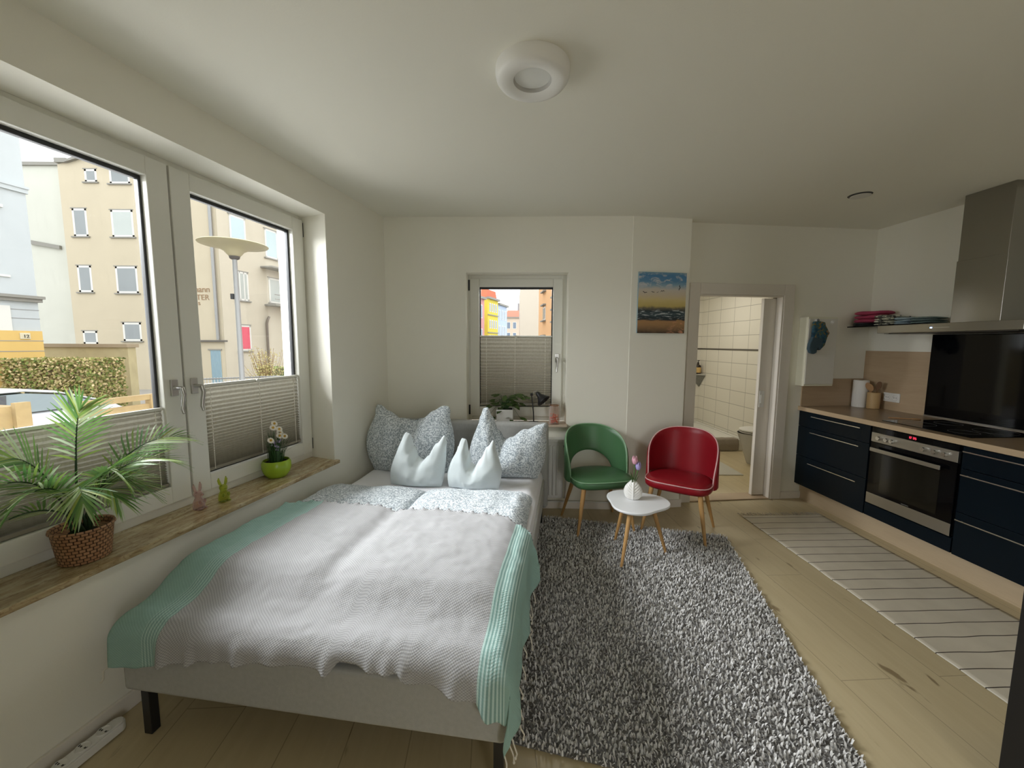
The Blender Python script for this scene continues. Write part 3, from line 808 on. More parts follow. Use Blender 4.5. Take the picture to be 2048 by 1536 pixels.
tulip('pink artificial tulip, the taller one in the white vase', (.868, 2.748, .475), (.004, -.004, .185), mat('pink_petal', (.80, .42, .52), .6, var=.25, vs=60), 'a')
tulip('lilac artificial tulip, the lower one in the white vase', (.870, 2.747, .475), (.026, -.008, .145), mat('lilac_petal', (.45, .38, .72), .6, var=.35, vs=60), 'b')

# ------------------------------------------------------------------ window sill things (frame FL: y is towards the window)
SZ = .655
t = thing('potted_palm', 'artificial palm in a woven rattan basket on the marble window sill', 'plant', FL, (.078, .098, SZ))
m = MB(); m.lathe([(.066, 0), (.074, .004), (.088, .122), (.094, .128), (.092, .136), (.085, .134), (.081, .110)], 48, uv=True); m.build('basket', BASKET, t, smooth=50)
MB().lathe([(.0001, .112), (.082, .108)], 32).build('soil', SOIL, t)
def frond(az, out, up, droop, L, seed, base, m_leaf, m_stem, twist=0, n=21, wl=.135, ymax=.078):
    """arching stem with two rows of narrow leaflets"""
    rr = random.Random(seed); P = []
    d = Vector((cos(az), sin(az), 0))
    for i in range(30):
        s = i/29
        P.append(Vector(base)+d*(out*(s**1.5))+Vector((0, 0, up*(1-(1-s)**1.7)-droop*s**3)))
    m_stem.tube(P[:24], [.0052-.0034*i/23 for i in range(24)], 7)
    up0 = Vector((0, 0, 1))
    for i in range(n):
        s = .42+.58*i/(n-1); k = min(int(s*29), 28); p = P[k]+(P[k+1]-P[k])*(s*29-k); T = (P[k+1]-P[k]).normalized()
        S = T.cross(up0); S = S.normalized() if S.length > .05 else d.cross(up0)
        if twist: S = Matrix.Rotation(twist, 3, T) @ S
        N = S.cross(T)
        ll = wl*(.55+.9*sin(pi*min(1, .18+.72*(i/(n-1)))))*(.9+.2*rr.random())*.78
        for sg in (-1, 1):
            D = (S*sg*(.88-.55*(i/(n-1))**2)+T*(.55+.65*(i/(n-1)))+N*(.10+.1*rr.random())).normalized()
            wv = N.cross(D).normalized(); w = .0039
            q = []
            for (f, ww) in ((0, .5), (.3, 1), (.65, .85), (1, .08)):
                c = p+D*(ll*f)+Vector((0, 0, -.022*f*f))
                q += [c-wv*w*ww+N*.0012, c+wv*w*ww]
            q = [Vector((a.x, min(a.y, ymax), a.z)) for a in q]
            m_leaf.add(q, [(0, 1, 3, 2), (2, 3, 5, 4), (4, 5, 7, 6)])
fr_list = [  # azimuth (0 = along the wall away from the viewpoint, -90 = into the room), reach, rise, droop, stem length seed
 (-4, .46, .50, .09, 1, .5), (-24, .34, .42, .10, 2, .3), (30, .09, .64, .0, 3, 1.1), (180, .22, .52, .05, 4, -.8), (190, .32, .44, .08, 5, .5),
 (-160, .30, .40, .10, 6, .4), (-172, .36, .30, .11, 7, .5), (-70, .17, .44, .14, 8, 0), (-40, .24, .36, .13, 10, -.3), (-115, .22, .40, .13, 12, .3), (-88, .19, .33, .10, 14, .1)]
for (az, out, up, dr, sd, tw) in fr_list:
    ml, ms = MB(), MB(); a = radians(az)
    base = (.028*cos(a*1.7+sd), -.01+.022*sin(a+sd), .100)
    frond(a, out*.82, up*.76, dr, .5, sd, base, ml, ms, tw)
    o = ms.build('stem', PALMSTEM, t, smooth=80); ml.build('leaflets', PALM, o)

def bunny(label, g, loc, rz, k=1.0):
    t = thing('glass_rabbit', label, 'figurine', FL, loc, rz, 'glass Easter rabbits on the sill')
    m = MB(); m.lathe([(.0001, .0), (.021, .0), (.026, .006), (.027, .02), (.0245, .038), (.019, .052), (.0155, .060), (.0165, .066), (.0195, .076), (.0185, .086), (.012, .093), (.0001, .095)], 28)
    m.ball((0, -.021, .076), (.008, .007, .006)); m.ball((-.014, -.020, .040), (.008, .008, .012)); m.ball((.014, -.020, .040), (.008, .008, .012))
    m.ball((-.014, -.018, .006), (.010, .014, .006)); m.ball((.014, -.018, .006), (.010, .014, .006))
    for v in range(len(m.v)): m.v[v] = tuple(c*k for c in m.v[v])
    m.build('body', g, t, smooth=80)
    for s in (-1, 1):
        e = MB(); e.tube([(s*.009*k, 0, .088*k), (s*.016*k, .002, .104*k), (s*.020*k, .004, .122*k), (s*.019*k, .004, .136*k)], [.005*k, .0075*k, .0065*k, .002*k], 10); e.build('ear', g, t, smooth=80)
bunny('pink glass rabbit figurine on the marble sill, nearer the palm', PINKG, (.548, .115, SZ), radians(10), 1.0)
bunny('lime green glass rabbit figurine on the marble sill, nearer the daisies', LIMEG, (.662, .088, SZ), radians(-10), .96)

t = thing('potted_daisies', 'lime green bowl of artificial daisies and grass on the marble sill', 'plant', FL, (1.062, .125, SZ))
m = MB(); m.lathe([(.045, 0), (.055, .003), (.074, .030), (.083, .062), (.082, .092), (.074, .108), (.070, .108), (.074, .085)], 40); m.build('bowl', LIMEPOT, t, smooth=60)
MB().lathe([(.0001, .094), (.073, .092)], 28).build('soil', SOIL, t)
m = MB(); rr = random.Random(21)
for i in range(75):
    a = rr.uniform(0, 2*pi); r = .045*sqrt(rr.random()); L = rr.uniform(.14, .25); o_ = rr.uniform(.02, .11)*(1 if i % 6 else 1.5); w = .0035
    dx, dy = cos(a), sin(a)
    if dy > 0: o_ *= .35
    q = []
    for f in (0, .4, .75, 1):
        c = Vector((r*dx+dx*o_*f**2, r*dy+dy*o_*f**2, .09+L*(f-.25*f**3*(o_/.1)))); ww = w*(1-f*.85)
        q += [c+Vector((-dy*ww, dx*ww, 0)), c-Vector((-dy*ww, dx*ww, 0))]
    m.add(q, [(0, 1, 3, 2), (2, 3, 5, 4), (4, 5, 7, 6)])
m.build('grass_blades', GRASSM, t)
fl = [(-.055, -.02, .245), (-.012, .0, .315), (.02, -.015, .300), (.035, -.005, .275), (.005, -.03, .262), (.045, -.03, .250), (.016, .015, .335)]
for i, (x, y, z) in enumerate(fl):
    f = MB(); f.tube([(x*.3, y*.3, .09), (x*.7, y*.7, z*.65), (x, y, z)], .0018, 6); o = f.build('stem', GRASSM, t, smooth=80)
    m = MB(); ax = Vector((.05*rr.uniform(-1, 1)-.25, -.75, .55)).normalized(); b1 = ax.orthogonal().normalized(); b2 = ax.cross(b1)
    for p in range(14):
        a = 2*pi*p/14; d = b1*cos(a)+b2*sin(a); s_ = ax.cross(d); c = Vector((x, y, z))
        q = [c+d*.005-s_*.0025, c+d*.005+s_*.0025, c+d*.016+s_*.0045+ax*.002, c+d*.016-s_*.0045+ax*.002, c+d*.022+ax*.001]
        m.add(q, [(0, 1, 2, 3), (3, 2, 4)])
    m.build('petals', PETALW, o)
    e = MB(); e.ball(Vector((x, y, z))+ax*.003, .0075, 10, 8); e.build('flower_centre', PETALC, o, smooth=80)
m = MB()
for i in range(40):
    m.ball((-.01+.03*rr.uniform(-1, 1), -.02+.02*rr.uniform(-1, 1), .205+.03*rr.uniform(-1, 1)), .005, 6, 4)
m.build('lilac_florets', PETALV, t, smooth=80)

# ------------------------------------------------------------------ end wall sill (frame FB, y away from the room)
t = thing('potted_plant', 'leafy green plant in a square white planter behind the headboard', 'plant', FB, (1.055, .045, .785))
m = MB(); m.box(-.075, .075, -.06, .06, 0, .125); m.build('planter', CERAM, t, bev=.004)
MB().box(-.066, .066, -.052, .052, .12, .127).build('soil', SOIL, t)
rr = random.Random(4); ms = MB(); ml = MB()
for i in range(42):
    a = rr.uniform(0, 2*pi); o_ = rr.uniform(.03, .19); z = rr.uniform(.14, .27); zz = .05 if i % 7 == 0 else z
    c = Vector((o_*cos(a), min(.07, o_*.45*sin(a)), zz)); b = Vector((.02*cos(a), .02*sin(a), .125))
    ms.tube([b, (b+c)/2+Vector((0, 0, .05)), c], .0016, 5)
    d = Vector((cos(a)+rr.uniform(-.5, .5), .5*sin(a)-.2, rr.uniform(-.8, .15))).normalized(); s_ = d.cross(Vector((0, -.5, 1))).normalized(); L = rr.uniform(.060, .095)
    q = [c]
    for f, w in ((.25, .38), (.5, .46), (.75, .32)): q += [c+d*L*f+s_*L*w*.55, c+d*L*f-s_*L*w*.55]
    q.append(c+d*L)
    q = [Vector((p.x, min(p.y, .078), p.z)) for p in q]
    ml.add(q, [(0, 2, 1), (1, 2, 4, 3), (3, 4, 6, 5), (5, 6, 7)])
ms.build('stem', GRASSM, t); ml.build('leaves', LEAFM, t, solid=.0008)

t = thing('desk_lamp', 'small black desk lamp with a conical shade on the narrow window sill', 'lamp', FB, (1.318, .040, .785))
MB().lathe([(.0001, 0), (.045, 0), (.046, .008), (.040, .013), (.0001, .014)], 32).build('base', BLACK, t, smooth=50)
MB().tube([(0, 0, .010), (-.004, 0, .10), (-.020, 0, .245), (-.022, 0, .255)], .0055, 10).build('pole', BLACK, t, smooth=80)
MB().tube([(-.034, 0, .258), (-.010, 0, .262)], .012, 10).build('knuckle', BLACK, t, smooth=50)
MB().tube([(-.015, 0, .258), (.0, -.004, .285), (.022, -.006, .296), (.040, -.008, .280), (.046, -.010, .262)], .0025, 8).build('arm', CHROME, t, smooth=80)
m = MB(); ax = Vector((.62, -.35, -.70)).normalized(); b1 = ax.orthogonal().normalized(); b2 = ax.cross(b1); o0 = Vector((.030, -.006, .272))
ring = [(.012, -.012), (.020, .0), (.024, .03), (.040, .055), (.062, .085), (.066, .094), (.060, .088), (.038, .056), (.020, .03)]
n = 32; vs = [o0+ax*h+(b1*cos(2*pi*j/n)+b2*sin(2*pi*j/n))*r for r, h in ring for j in range(n)]
m.add(vs, [(i*n+j, i*n+(j+1)%n, (i+1)*n+(j+1)%n, (i+1)*n+j) for i in range(len(ring)-1) for j in range(n)]+[tuple(range(n))])
m.build('lamp_shade', BLACK, t, smooth=60)

t = thing('glass_lantern', 'glass jar lantern with orange decoration on the corner of the narrow window sill', 'lantern', FB, (1.500, .000, .785))
m = MB(); m.lathe([(.044, 0), (.047, .004), (.047, .145), (.040, .165), (.038, .172), (.036, .170), (.043, .143), (.043, .006)], 32); m.build('jar', JARG, t, smooth=60)
m = MB(); rr = random.Random(9)
for i in range(70):
    a = rr.uniform(0, 2*pi); r = .036*sqrt(rr.random()); z = .010+.085*rr.random()*(1-r*9 if i % 3 else 1)
    m.ball((r*cos(a), r*sin(a), max(.008, z)), (rr.uniform(.005, .009), rr.uniform(.004, .009), rr.uniform(.003, .007)), 6, 4)
m.build('orange_filling', ORANGE, t)
MB().tube([(.039*cos(a), .039*sin(a), .170) for a in [2*pi*i/24 for i in range(24)]], .0035, 6, closed=True).build('rim_wire', mat('copper_wire', (.35, .17, .08), .4, 1), t, smooth=80)
MB().tube([(-.048, 0, .160), (-.040, -.004, .185), (0, -.006, .196), (.040, -.004, .185), (.050, 0, .160), (.052, 0, .02)], .002, 6).build('bail_handle', CHROME, t, smooth=80)

# ------------------------------------------------------------------ radiator under the narrow window
t = thing('radiator', 'white ribbed panel radiator under the narrow window', 'radiator', FB, (.66, -.050, 0))
m = MB(); Wr = .915
m.box(0, Wr, -.044, -.036, .13, .645); m.box(0, Wr, .012, .026, .13, .645)
x = .025
while x < Wr-.04:
    m.extr([(x, .16), (x+.018, .16), (x+.018, .61), (x, .61)], -.060, -.043); x += .0333
m.build('panel', WHITE, t, bev=.004)
m = MB(); m.box(-.002, Wr+.002, -.055, .028, .640, .668)
m.build('top_grille', WHITE, t, bev=.003)
MB().box(Wr-.001, Wr+.004, -.052, .026, .15, .645).build('side_cover', WHITE, t)
m = MB(); m.tube([(Wr+.004, -.02, .600), (Wr+.024, -.02, .600), (Wr+.050, -.02, .600)], [.012, .012, .018], 12); m.build('valve', SEAL, t, smooth=50)
m = MB(); m.tube([(Wr+.03, -.02, .60), (Wr+.03, -.02, .12), (Wr+.03, .045, .10)], .008, 8); m.build('pipe', WHITE, t, smooth=60)
for x in (.08, .80): MB().box(x, x+.03, .024, .049, .2, .6).build('wall_bracket', WHITE, t)
m = MB(); m.tube([(-.5, -.035, .075), (1.47, -.035, .075)], .007, 8); o = m.build('heating_pipe', WHITE, None, smooth=60); place(o, FB, (.66, 0, 0)); tag(o, 'thin white heating pipe along the skirting behind the green chair', 'pipe')

# ------------------------------------------------------------------ painting on the chimney breast
def painting():
    t = thing('canvas_painting', 'small beach and sea painting with flying birds on the chimney breast', 'picture', FP, (.0, 0, 1.599))
    x0, x1, h = .058, .496, .522
    tm = NT('painted_seascape'); uv = tm.n('ShaderNodeTexCoord').outputs['UV']; sp = tm.n('ShaderNodeSeparateXYZ'); tm.l(uv, sp.inputs[0]); y = sp.outputs['Y']
    mp = tm.n('ShaderNodeMapping'); mp.inputs['Scale'].default_value = (3, 6.5, 1); tm.l(uv, mp.inputs['Vector'])
    n1 = tm.noise(mp.outputs[0], 1.6, 7, .62, .8)
    mp2 = tm.n('ShaderNodeMapping'); mp2.inputs['Scale'].default_value = (4, 26, 1); tm.l(uv, mp2.inputs['Vector']); n2 = tm.noise(mp2.outputs[0], 1.5, 5, .6, .4)
    yy = tm.math('ADD', y, tm.math('MULTIPLY', tm.math('SUBTRACT', n1, .5), .09))
    c = tm.ramp(yy, [(0, (.05, .03, .015)), (.05, (.17, .10, .05)), (.13, (.34, .19, .08)), (.20, (.40, .22, .09)), (.225, (.02, .025, .03)), (.27, (.012, .03, .04)), (.32, (.05, .08, .09)), (.36, (.012, .03, .04)),
                     (.41, (.14, .12, .08)), (.45, (.52, .40, .13)), (.55, (.62, .50, .22)), (.62, (.60, .50, .36)), (.72, (.58, .53, .46)), (.78, (.25, .38, .48)), (.85, (.10, .25, .42)), (.94, (.07, .22, .42)), (1, (.16, .30, .40))])
    cl = tm.math('MULTIPLY', tm.ramp(n1, [(.50, 0), (.60, 1)]), tm.ramp(y, [(.70, 0), (.80, .8)]))
    c = tm.mix(cl, c, (.62, .60, .58))
    sf = tm.math('MULTIPLY', tm.ramp(n2, [(.54, 0), (.62, 1)]), tm.math('MULTIPLY', tm.ramp(y, [(.21, 0), (.25, .8)]), tm.ramp(y, [(.36, 1), (.41, 0)])))
    c = tm.mix(sf, c, (.62, .66, .68))
    pk = tm.math('MULTIPLY', tm.ramp(n1, [(.52, 0), (.60, 1)]), tm.math('MULTIPLY', tm.ramp(sp.outputs['X'], [(.55, 0), (.8, .8)]), tm.ramp(y, [(.17, 1), (.22, 0)])))
    c = tm.mix(pk, c, (.72, .32, .18))
    art = tm.done(tm.bsdf(c, .5))
    bird = mat('painted_bird_black', (.012, .012, .014), .6)
    m = MB(); m.box(x0, x1, -.021, -.001, 0, h, 1)
    m.grid(1, 1, lambda u, v: (x0+(x1-x0)*u, -.0215, h*v), 0, uvf=lambda u, v: (u, v))
    def bd(cx, cz, s, tilt, wing):
        P = [(-1, .1+wing), (-.45, .34), (0, .05), (.45, .34), (1, .1+wing), (.4, .05), (0, -.22), (-.4, .05)]
        ct, st_ = cos(tilt), sin(tilt)
        vs = [(cx+s*(x*ct-z*st_), -.0222, cz+s*(x*st_+z*ct)) for x, z in P]; m.add(vs, [(0, 1, 2, 7), (7, 2, 6), (2, 3, 5), (2, 5, 6), (3, 4, 5)], 2)
    Wd = x1-x0
    bd(x0+Wd*.865, h*.755, .028, 1.45, .1); bd(x0+Wd*.50, h*.695, .022, .1, -.5); bd(x0+Wd*.30, h*.675, .018, -.2, -.3); bd(x0+Wd*.13, h*.665, .024, -.2, .1); bd(x0+Wd*.40, h*.672, .013, .5, .1)
    m.build('canvas', [art, mat('canvas_edge', (.32, .42, .46), .8), bird], t)
painting()
# ------------------------------------------------------------------ kitchen (frame FK: x along the run, y into the wall)
def bar(m, x0, x1, z, y0=-.026):
    m.box(x0, x1, y0, y0+.008, z-.0035, z+.0035); m.box(x0+.03, x0+.04, y0+.008, .004, z-.004, z+.004); m.box(x1-.04, x1-.03, y0+.008, .004, z-.004, z+.004)
def base_cabinet(label, x0, x1, hx0, hx1):
    t = thing('base_cabinet', label, 'cabinet', FK, (x0, 0, 0), 0, 'navy kitchen base cabinets'); w = x1-x0
    MB().box(.0, w, .020, .60, .160, .876).build('body', NAVY, t)
    for z0, z1, hz in ((.732, .872, .842), (.448, .728, .692), (.160, .444, .398)):
        o = MB().box(.003, w-.003, 0, .019, z0, z1).build('drawer', NAVY, t, bev=.0015)
        m = MB(); bar(m, hx0-x0, hx1-x0, hz); m.build('handle', HANDLE, o, bev=.001)
base_cabinet('navy three-drawer kitchen cabinet beside the door wall, left of the oven', .006, .736, .176, .668)
base_cabinet('navy three-drawer kitchen cabinet on the near side of the oven', 1.348, 1.955, 1.366, 1.90)
t = thing('oven_cabinet', 'navy cabinet housing the oven, with a navy panel below it', 'cabinet', FK, (.740, 0, 0)); 
MB().box(0, .604, .020, .60, .160, .262).box(0, .010, .020, .60, .262, .876).box(.594, .604, .020, .60, .262, .876).build('body', NAVY, t)
MB().box(.002, .602, 0, .019, .162, .258).build('lower_panel', NAVY, t, bev=.0015)
t = thing('oven', 'built-in oven with steel control strip, six knobs and a red clock', 'oven', FK, (.752, 0, .262))
MB().box(.0, .58, .012, .55, .008, .608).build('body', BLACK, t)
MB().box(.0, .58, -.004, .012, .570, .610).build('display_panel', BGLASS, t, bev=.001)
LED = NT('red_display_led'); e = LED.n('ShaderNodeEmission', Strength=2.0); e.inputs['Color'].default_value = (1, .05, .10, 1); LED.done(e.outputs[0])
m = MB()
def seg7(m, x, z, s, segs, y):
    w = s*.14; P = {'a': (0, s, s*.6, s), 'g': (0, s*.5, s*.6, s*.5), 'd': (0, 0, s*.6, 0), 'f': (0, s*.5, 0, s), 'b': (s*.6, s*.5, s*.6, s), 'e': (0, 0, 0, s*.5), 'c': (s*.6, 0, s*.6, s*.5)}
    for k in segs:
        a, b, c, d = P[k]; m.box(x+min(a, c)-w/2, x+max(a, c)+w/2, y-.0006, y, z+min(b, d)-w/2, z+max(b, d)+w/2)
for i, sg in enumerate(('bc', 'abged', 'abgcd', 'afgcd')):
    seg7(m, .268+.013*i+(.006 if i > 1 else 0), .583, .013, sg, -.0042)
m.build('clock_digits', LED.m, t)
MB().box(.0, .58, -.006, .012, .496, .568).build('control_panel', STEELP, t, bev=.001)
for x in (.068, .128, .168, .384, .452, .512):
    m = MB(); m.tube([(x, -.004, .532), (x, -.016, .532), (x, -.030, .532)], [.0165, .0165, .0135], 20); m.box(x-.0015, x+.0015, -.032, -.028, .532, .546)
    m.build('knob', HANDLE, t, smooth=40)
MB().box(.0, .58, -.004, .012, .006, .490).build('oven_door', BGLASS, t, bev=.001)
MB().box(.095, .490, -.0055, -.003, .115, .412).build('oven_window', OVGLASS, t)
MB().box(.0, .58, -.006, .010, .006, .088).build('lower_trim', STEELP, t, bev=.001)
m = MB(); m.box(.032, .515, -.045, -.036, .428, .456); m.box(.06, .075, -.038, -.002, .436, .448); m.box(.47, .485, -.038, -.002, .436, .448); m.build('door_handle', STEELP, t, bev=.002)
m = MB(); m.box(.268, .318, -.0062, -.0055, .094, .100); m.build('brand_mark', mat('grey_print', (.12, .12, .11), .5), t)

t = thing('worktop', 'oak kitchen worktop running over the base cabinets', 'worktop', FK, (0, 0, 0))
MB().box(.0, 1.96, -.018, .655, .880, .918).build('slab', OAKTOP, t, bev=.002)
MB().box(.0, 1.96, -.0205, -.018, .880, .917).build('front_edge', OAKEDGE, t)
t = thing('kitchen_plinth', 'oak plinth board under the navy cabinets', 'plinth', FK, (0, 0, 0))
MB().box(.0, 1.955, .062, .08, .004, .158).build('board', OAKPL, t)
MB().box(.0, 1.955, .060, .064, .0, .012).build('seal_strip', OAKPL, t)
t = thing('splashback', 'oak splashback panel on the kitchen wall behind the paper towel', 'splashback', FK, (0, 0, 0))
MB().box(-.05, .548, .648, .659, .918, 1.450).build('panel', OAK, t)
t = thing('splashback', 'low oak splashback strip on the door wall below the meter cabinet', 'splashback', FD, (0, 0, 0))
MB().box(.216, .868, -.011, -.001, .918, 1.181).build('panel', OAK, t)
t = thing('glass_splashback', 'tall black glass splashback behind the hob', 'splashback', FK, (0, 0, 0))
MB().box(.550, 1.96, .646, .659, .920, 1.592).build('panel', BGLASS, t, bev=.001)
MB().box(.550, 1.96, .640, .650, .918, .930).build('edge_strip', CHROME, t)
t = thing('hob', 'black glass cooking hob set in the worktop', 'hob', FK, (.752, .065, .918))
MB().box(0, .58, 0, .51, .0003, .005).build('glass_plate', BGLASS, t, bev=.002)
m = MB()
for x, y, r in ((.15, .14, .09), (.43, .14, .075), (.15, .37, .075), (.43, .37, .105)):
    m.tube([(x+r*cos(a), y+r*sin(a), .0052) for a in [2*pi*i/48 for i in range(48)]], .0008, 4, closed=True)
m.build('cooking_zone_marks', mat('grey_ring_print', (.10, .10, .10), .3), t)
t = thing('outlet', 'white double power socket on the oak splashback', 'socket', FK, (.272, .648, 1.034))
m = MB().box(-.073, .073, -.010, 0, -.040, .040); m.build('cover_plate', WHITE, t, bev=.003)
for x in (-.036, .036):
    m = MB(); n = 24
    def ringp(r, y): return [(x+r*cos(2*pi*j/n), y, r*sin(2*pi*j/n)) for j in range(n)]
    vs = ringp(.027, -.010)+ringp(.025, -.0145)+ringp(.021, -.0145)+ringp(.019, -.0104)
    m.add(vs, [(i*n+j, (i+1)*n+j, (i+1)*n+(j+1)%n, i*n+(j+1)%n) for i in range(3) for j in range(n)]+[tuple(range(3*n, 4*n))])
    for s in (-1, 1): m.box(x+s*.0095-.003, x+s*.0095+.003, -.0110, -.0100, -.003, .003, 1)
    m.build('socket_well', [WHITE, BLACK], t)
t = thing('paper_towel', 'white paper towel roll standing in the corner of the worktop', 'paper towel', FK, (.060, .550, .918))
m = MB(); m.lathe([(.018, .0), (.058, 0), (.060, .004), (.060, .250), (.058, .254), (.020, .254), (.018, .25), (.018, .0)], 40); m.build('roll', PAPER, t, smooth=50)
m = MB(); m.lathe([(.017, .0), (.017, .2545)], 20, caps=False); m.build('core', mat('cardboard', (.36, .26, .17), .9), t, smooth=60)
t = thing('utensil_crock', 'bamboo crock of wooden spoons on the worktop', 'utensil holder', FK, (.178, .568, .918))
m = MB(); m.lathe([(.0001, .004), (.043, 0), (.048, .003), (.048, .148), (.046, .151), (.043, .150), (.042, .01), (.0001, .008)], 36); m.build('crock', CROCK, t, smooth=50)
def spoon(label, mt, tip, flat):
    s = thing('wooden_spoon', label, 'spoon', FK, (.178, .568, .918), 0, 'wooden spoons in the crock'); d = Vector(tip); b = Vector((-d.x*.4, -d.y*.4, .012)); a = (d-b).normalized()
    MB().tube([b, b+(d-b)*.6, d], [.0055, .005, .0055], 8).build('handle', mt, s, smooth=80)
    m = MB(); n = 20; side = a.cross(Vector((.3, -1, .1))).normalized(); nr = side.cross(a)
    vs = []
    for th in (-1, 1):
        for j in range(n):
            p = 2*pi*j/n; vs.append(d+a*(.030+.036*cos(p))+side*(.023*sin(p)*(1 if not flat else .9))+nr*th*.003)
    m.add(vs, [tuple(range(n)), tuple(reversed(range(n, 2*n)))]+[(j+n, (j+1)%n+n, (j+1)%n, j) for j in range(n)]); m.build('bowl', mt, s, smooth=60)
spoon('pale wooden spoon leaning to the left in the bamboo crock', SPOON, (-.030, -.018, .175), False)
spoon('pale wooden spoon standing upright at the front of the bamboo crock', SPOON, (-.006, -.024, .165), False)
spoon('dark wooden spatula leaning to the right in the bamboo crock', SPOOND, (.026, .006, .190), True)
t = thing('tasting_spoon', 'small pale wooden spoon lying on the worktop beside the hob', 'spoon', FK, (.70, .30, .918), radians(60))
MB().tube([(-.09, 0, .006), (.05, 0, .006)], .005, 8).build('handle', SPOON, t, smooth=60)
MB().ball((.075, 0, .008), (.030, .020, .006), 14, 8).build('bowl', SPOON, t, smooth=80)

# cooker hood
t = thing('cooker_hood', 'stainless steel cooker hood with a tall square chimney', 'cooker hood', FK, (0, 0, 0))
m = MB(); m.box(.545, 1.445, .165, .655, 1.600, 1.660); m.build('canopy', STEEL, t, bev=.003)
MB().box(.60, 1.39, .21, .62, 1.594, 1.602).build('grease_filter', mat('dark_steel_filter', (.12, .115, .11), .45, 1), t)
m = MB(); m.box(.822, 1.118, .452, .655, 1.660, 2.12); m.build('chimney_lower', STEEL, t, bev=.002)
m = MB(); m.box(.826, 1.114, .456, .655, 2.115, H); m.build('chimney_upper', STEEL, t, bev=.002)
BLED = NT('blue_hood_led'); e = BLED.n('ShaderNodeEmission', Strength=9.0); e.inputs['Color'].default_value = (.25, .42, 1, 1); BLED.done(e.outputs[0])
m = MB(); m.box(.938, .950, .1635, .166, 1.626, 1.634); m.build('indicator_light', BLED.m, t)
MB().box(.955, 1.06, .1635, .166, 1.628, 1.632).build('button_row', mat('pale_steel_buttons', (.6, .58, .55), .4, 1), t)

t = thing('wall_shelf', 'narrow black glass shelf in the kitchen corner above the hood edge', 'shelf', FK, (0, 0, 0))
MB().box(.010, .690, .405, .655, 1.668, 1.678).build('shelf_board', BGLASS, t, bev=.001)
m = MB(); m.box(.365, .385, .43, .655, 1.600, 1.668) if False else m.box(.330, .350, .45, .655, 1.60, 1.668); m.box(.30, .35, .43, .47, 1.655, 1.668)
m.build('bracket', STEELP, t)
def cloth_pile(name, label, cat, x, y, z, w, d, h, mt, seed, rz=0, grp=None, layers=3):
    t = thing(name, label, cat, FK, (x, y, z), rz, grp); lh = h/layers
    m = MB()
    for k in range(layers):
        def f(u, v, k=k):
            a = 2*pi*u; e = 5; r = (abs(cos(a))**e+abs(sin(a))**e)**(-1/e); s = sin(pi*v)**.45
            xx = w/2*r*cos(a)*s*(1+.06*noise.noise((a, k, seed))); yy = d/2*r*sin(a)*s*(1+.08*noise.noise((a+9, k, seed)))
            zz = lh*(k+.5)-lh*.55*cos(pi*v)+.010*noise.noise((xx*9, yy*9, seed+k))*(1-cos(pi*v))*.6
            return (xx, yy, max(0, zz))
        m.grid(40, 14, f)
    m.build('folded_cloth', mt, t, smooth=80)
PINKC = mat('raspberry_towelling', (.42, .055, .12), .95, bump=.3, bs=150, var=.3, vs=12)
PATC = pattern_mat('black_white_print_cloth', (.62, .60, .50), (.03, .03, .03), 16, .05)
BLUEC = mat('pale_blue_towelling', (.36, .46, .52), .95, bump=.3, bs=150, var=.15, vs=14)
DKC = mat('charcoal_cloth', (.045, .05, .055), .95, var=.4, vs=20)
GRNC = mat('grey_green_towelling', (.17, .24, .24), .95, bump=.3, bs=150, var=.2, vs=14)
G_ = 'folded cloths on the kitchen shelf'
cloth_pile('folded_cloth', 'dark folded cloth at the door end of the black shelf', 'cloth', .10, .53, 1.678, .17, .20, .030, DKC, 1, 0, G_, 2)
cloth_pile('folded_cloth', 'raspberry red folded towel on top at the door end of the black shelf', 'cloth', .145, .53, 1.708, .25, .20, .105, PINKC, 2, .1, G_, 3)
cloth_pile('folded_cloth', 'black and cream printed cloth folded in the middle of the black shelf', 'cloth', .315, .53, 1.678, .17, .22, .085, PATC, 3, -.05, G_, 4)
cloth_pile('folded_cloth', 'pale blue folded towel on the black shelf between printed and grey-green cloths', 'cloth', .475, .53, 1.678, .135, .21, .055, BLUEC, 4, 0, G_, 3)
cloth_pile('folded_cloth', 'grey-green folded towel at the hood end of the black shelf', 'cloth', .610, .53, 1.678, .14, .21, .055, GRNC, 5, 0, G_, 3)

# meter cabinet with hanging mitt
t = thing('meter_cabinet', 'cream metal meter cabinet on the door wall above the worktop', 'cabinet', FD, (.145, 0, 1.120))
MB().box(0, .298, -.098, 0, 0, .640).build('body', CREAM, t, bev=.003)
MB().box(.004, .294, -.104, -.098, .018, .622).build('door', mat('off_white_sheet_metal', (.74, .72, .66), .4), t, bev=.003)
for x, z in ((.072, .605), (.232, .592)):
    m = MB(); m.tube([(x, -.103, z), (x, -.112, z), (x, -.124, z-.004), (x, -.126, z+.010)], [.016, .016, .005, .006], 12); m.ball((x, -.110, z), (.018, .006, .018), 14, 8); m.build('hook', WHITE, t, smooth=60)
MIT1 = NT('printed_sea_fabric'); v = MIT1.coord('Object')
c = MIT1.ramp(MIT1.noise(v, 16, 3, .6, 1.2), [(.28, (.008, .03, .055)), (.40, (.015, .07, .12)), (.48, (.04, .12, .17)), (.53, (.09, .12, .05)), (.58, (.34, .16, .03)), (.66, (.32, .32, .30)), (.74, (.02, .09, .15))]); MIT1.done(MIT1.bsdf(c, .9))
MIT2 = mat('teal_quilted_cotton', (.050, .088, .115), .9, bump=.4, bs=55, var=.15, vs=20)
t = thing('oven_mitt', 'blue printed oven mitt hanging from the left hook of the meter cabinet', 'oven mitt', FD, (.213, -.118, 1.716))
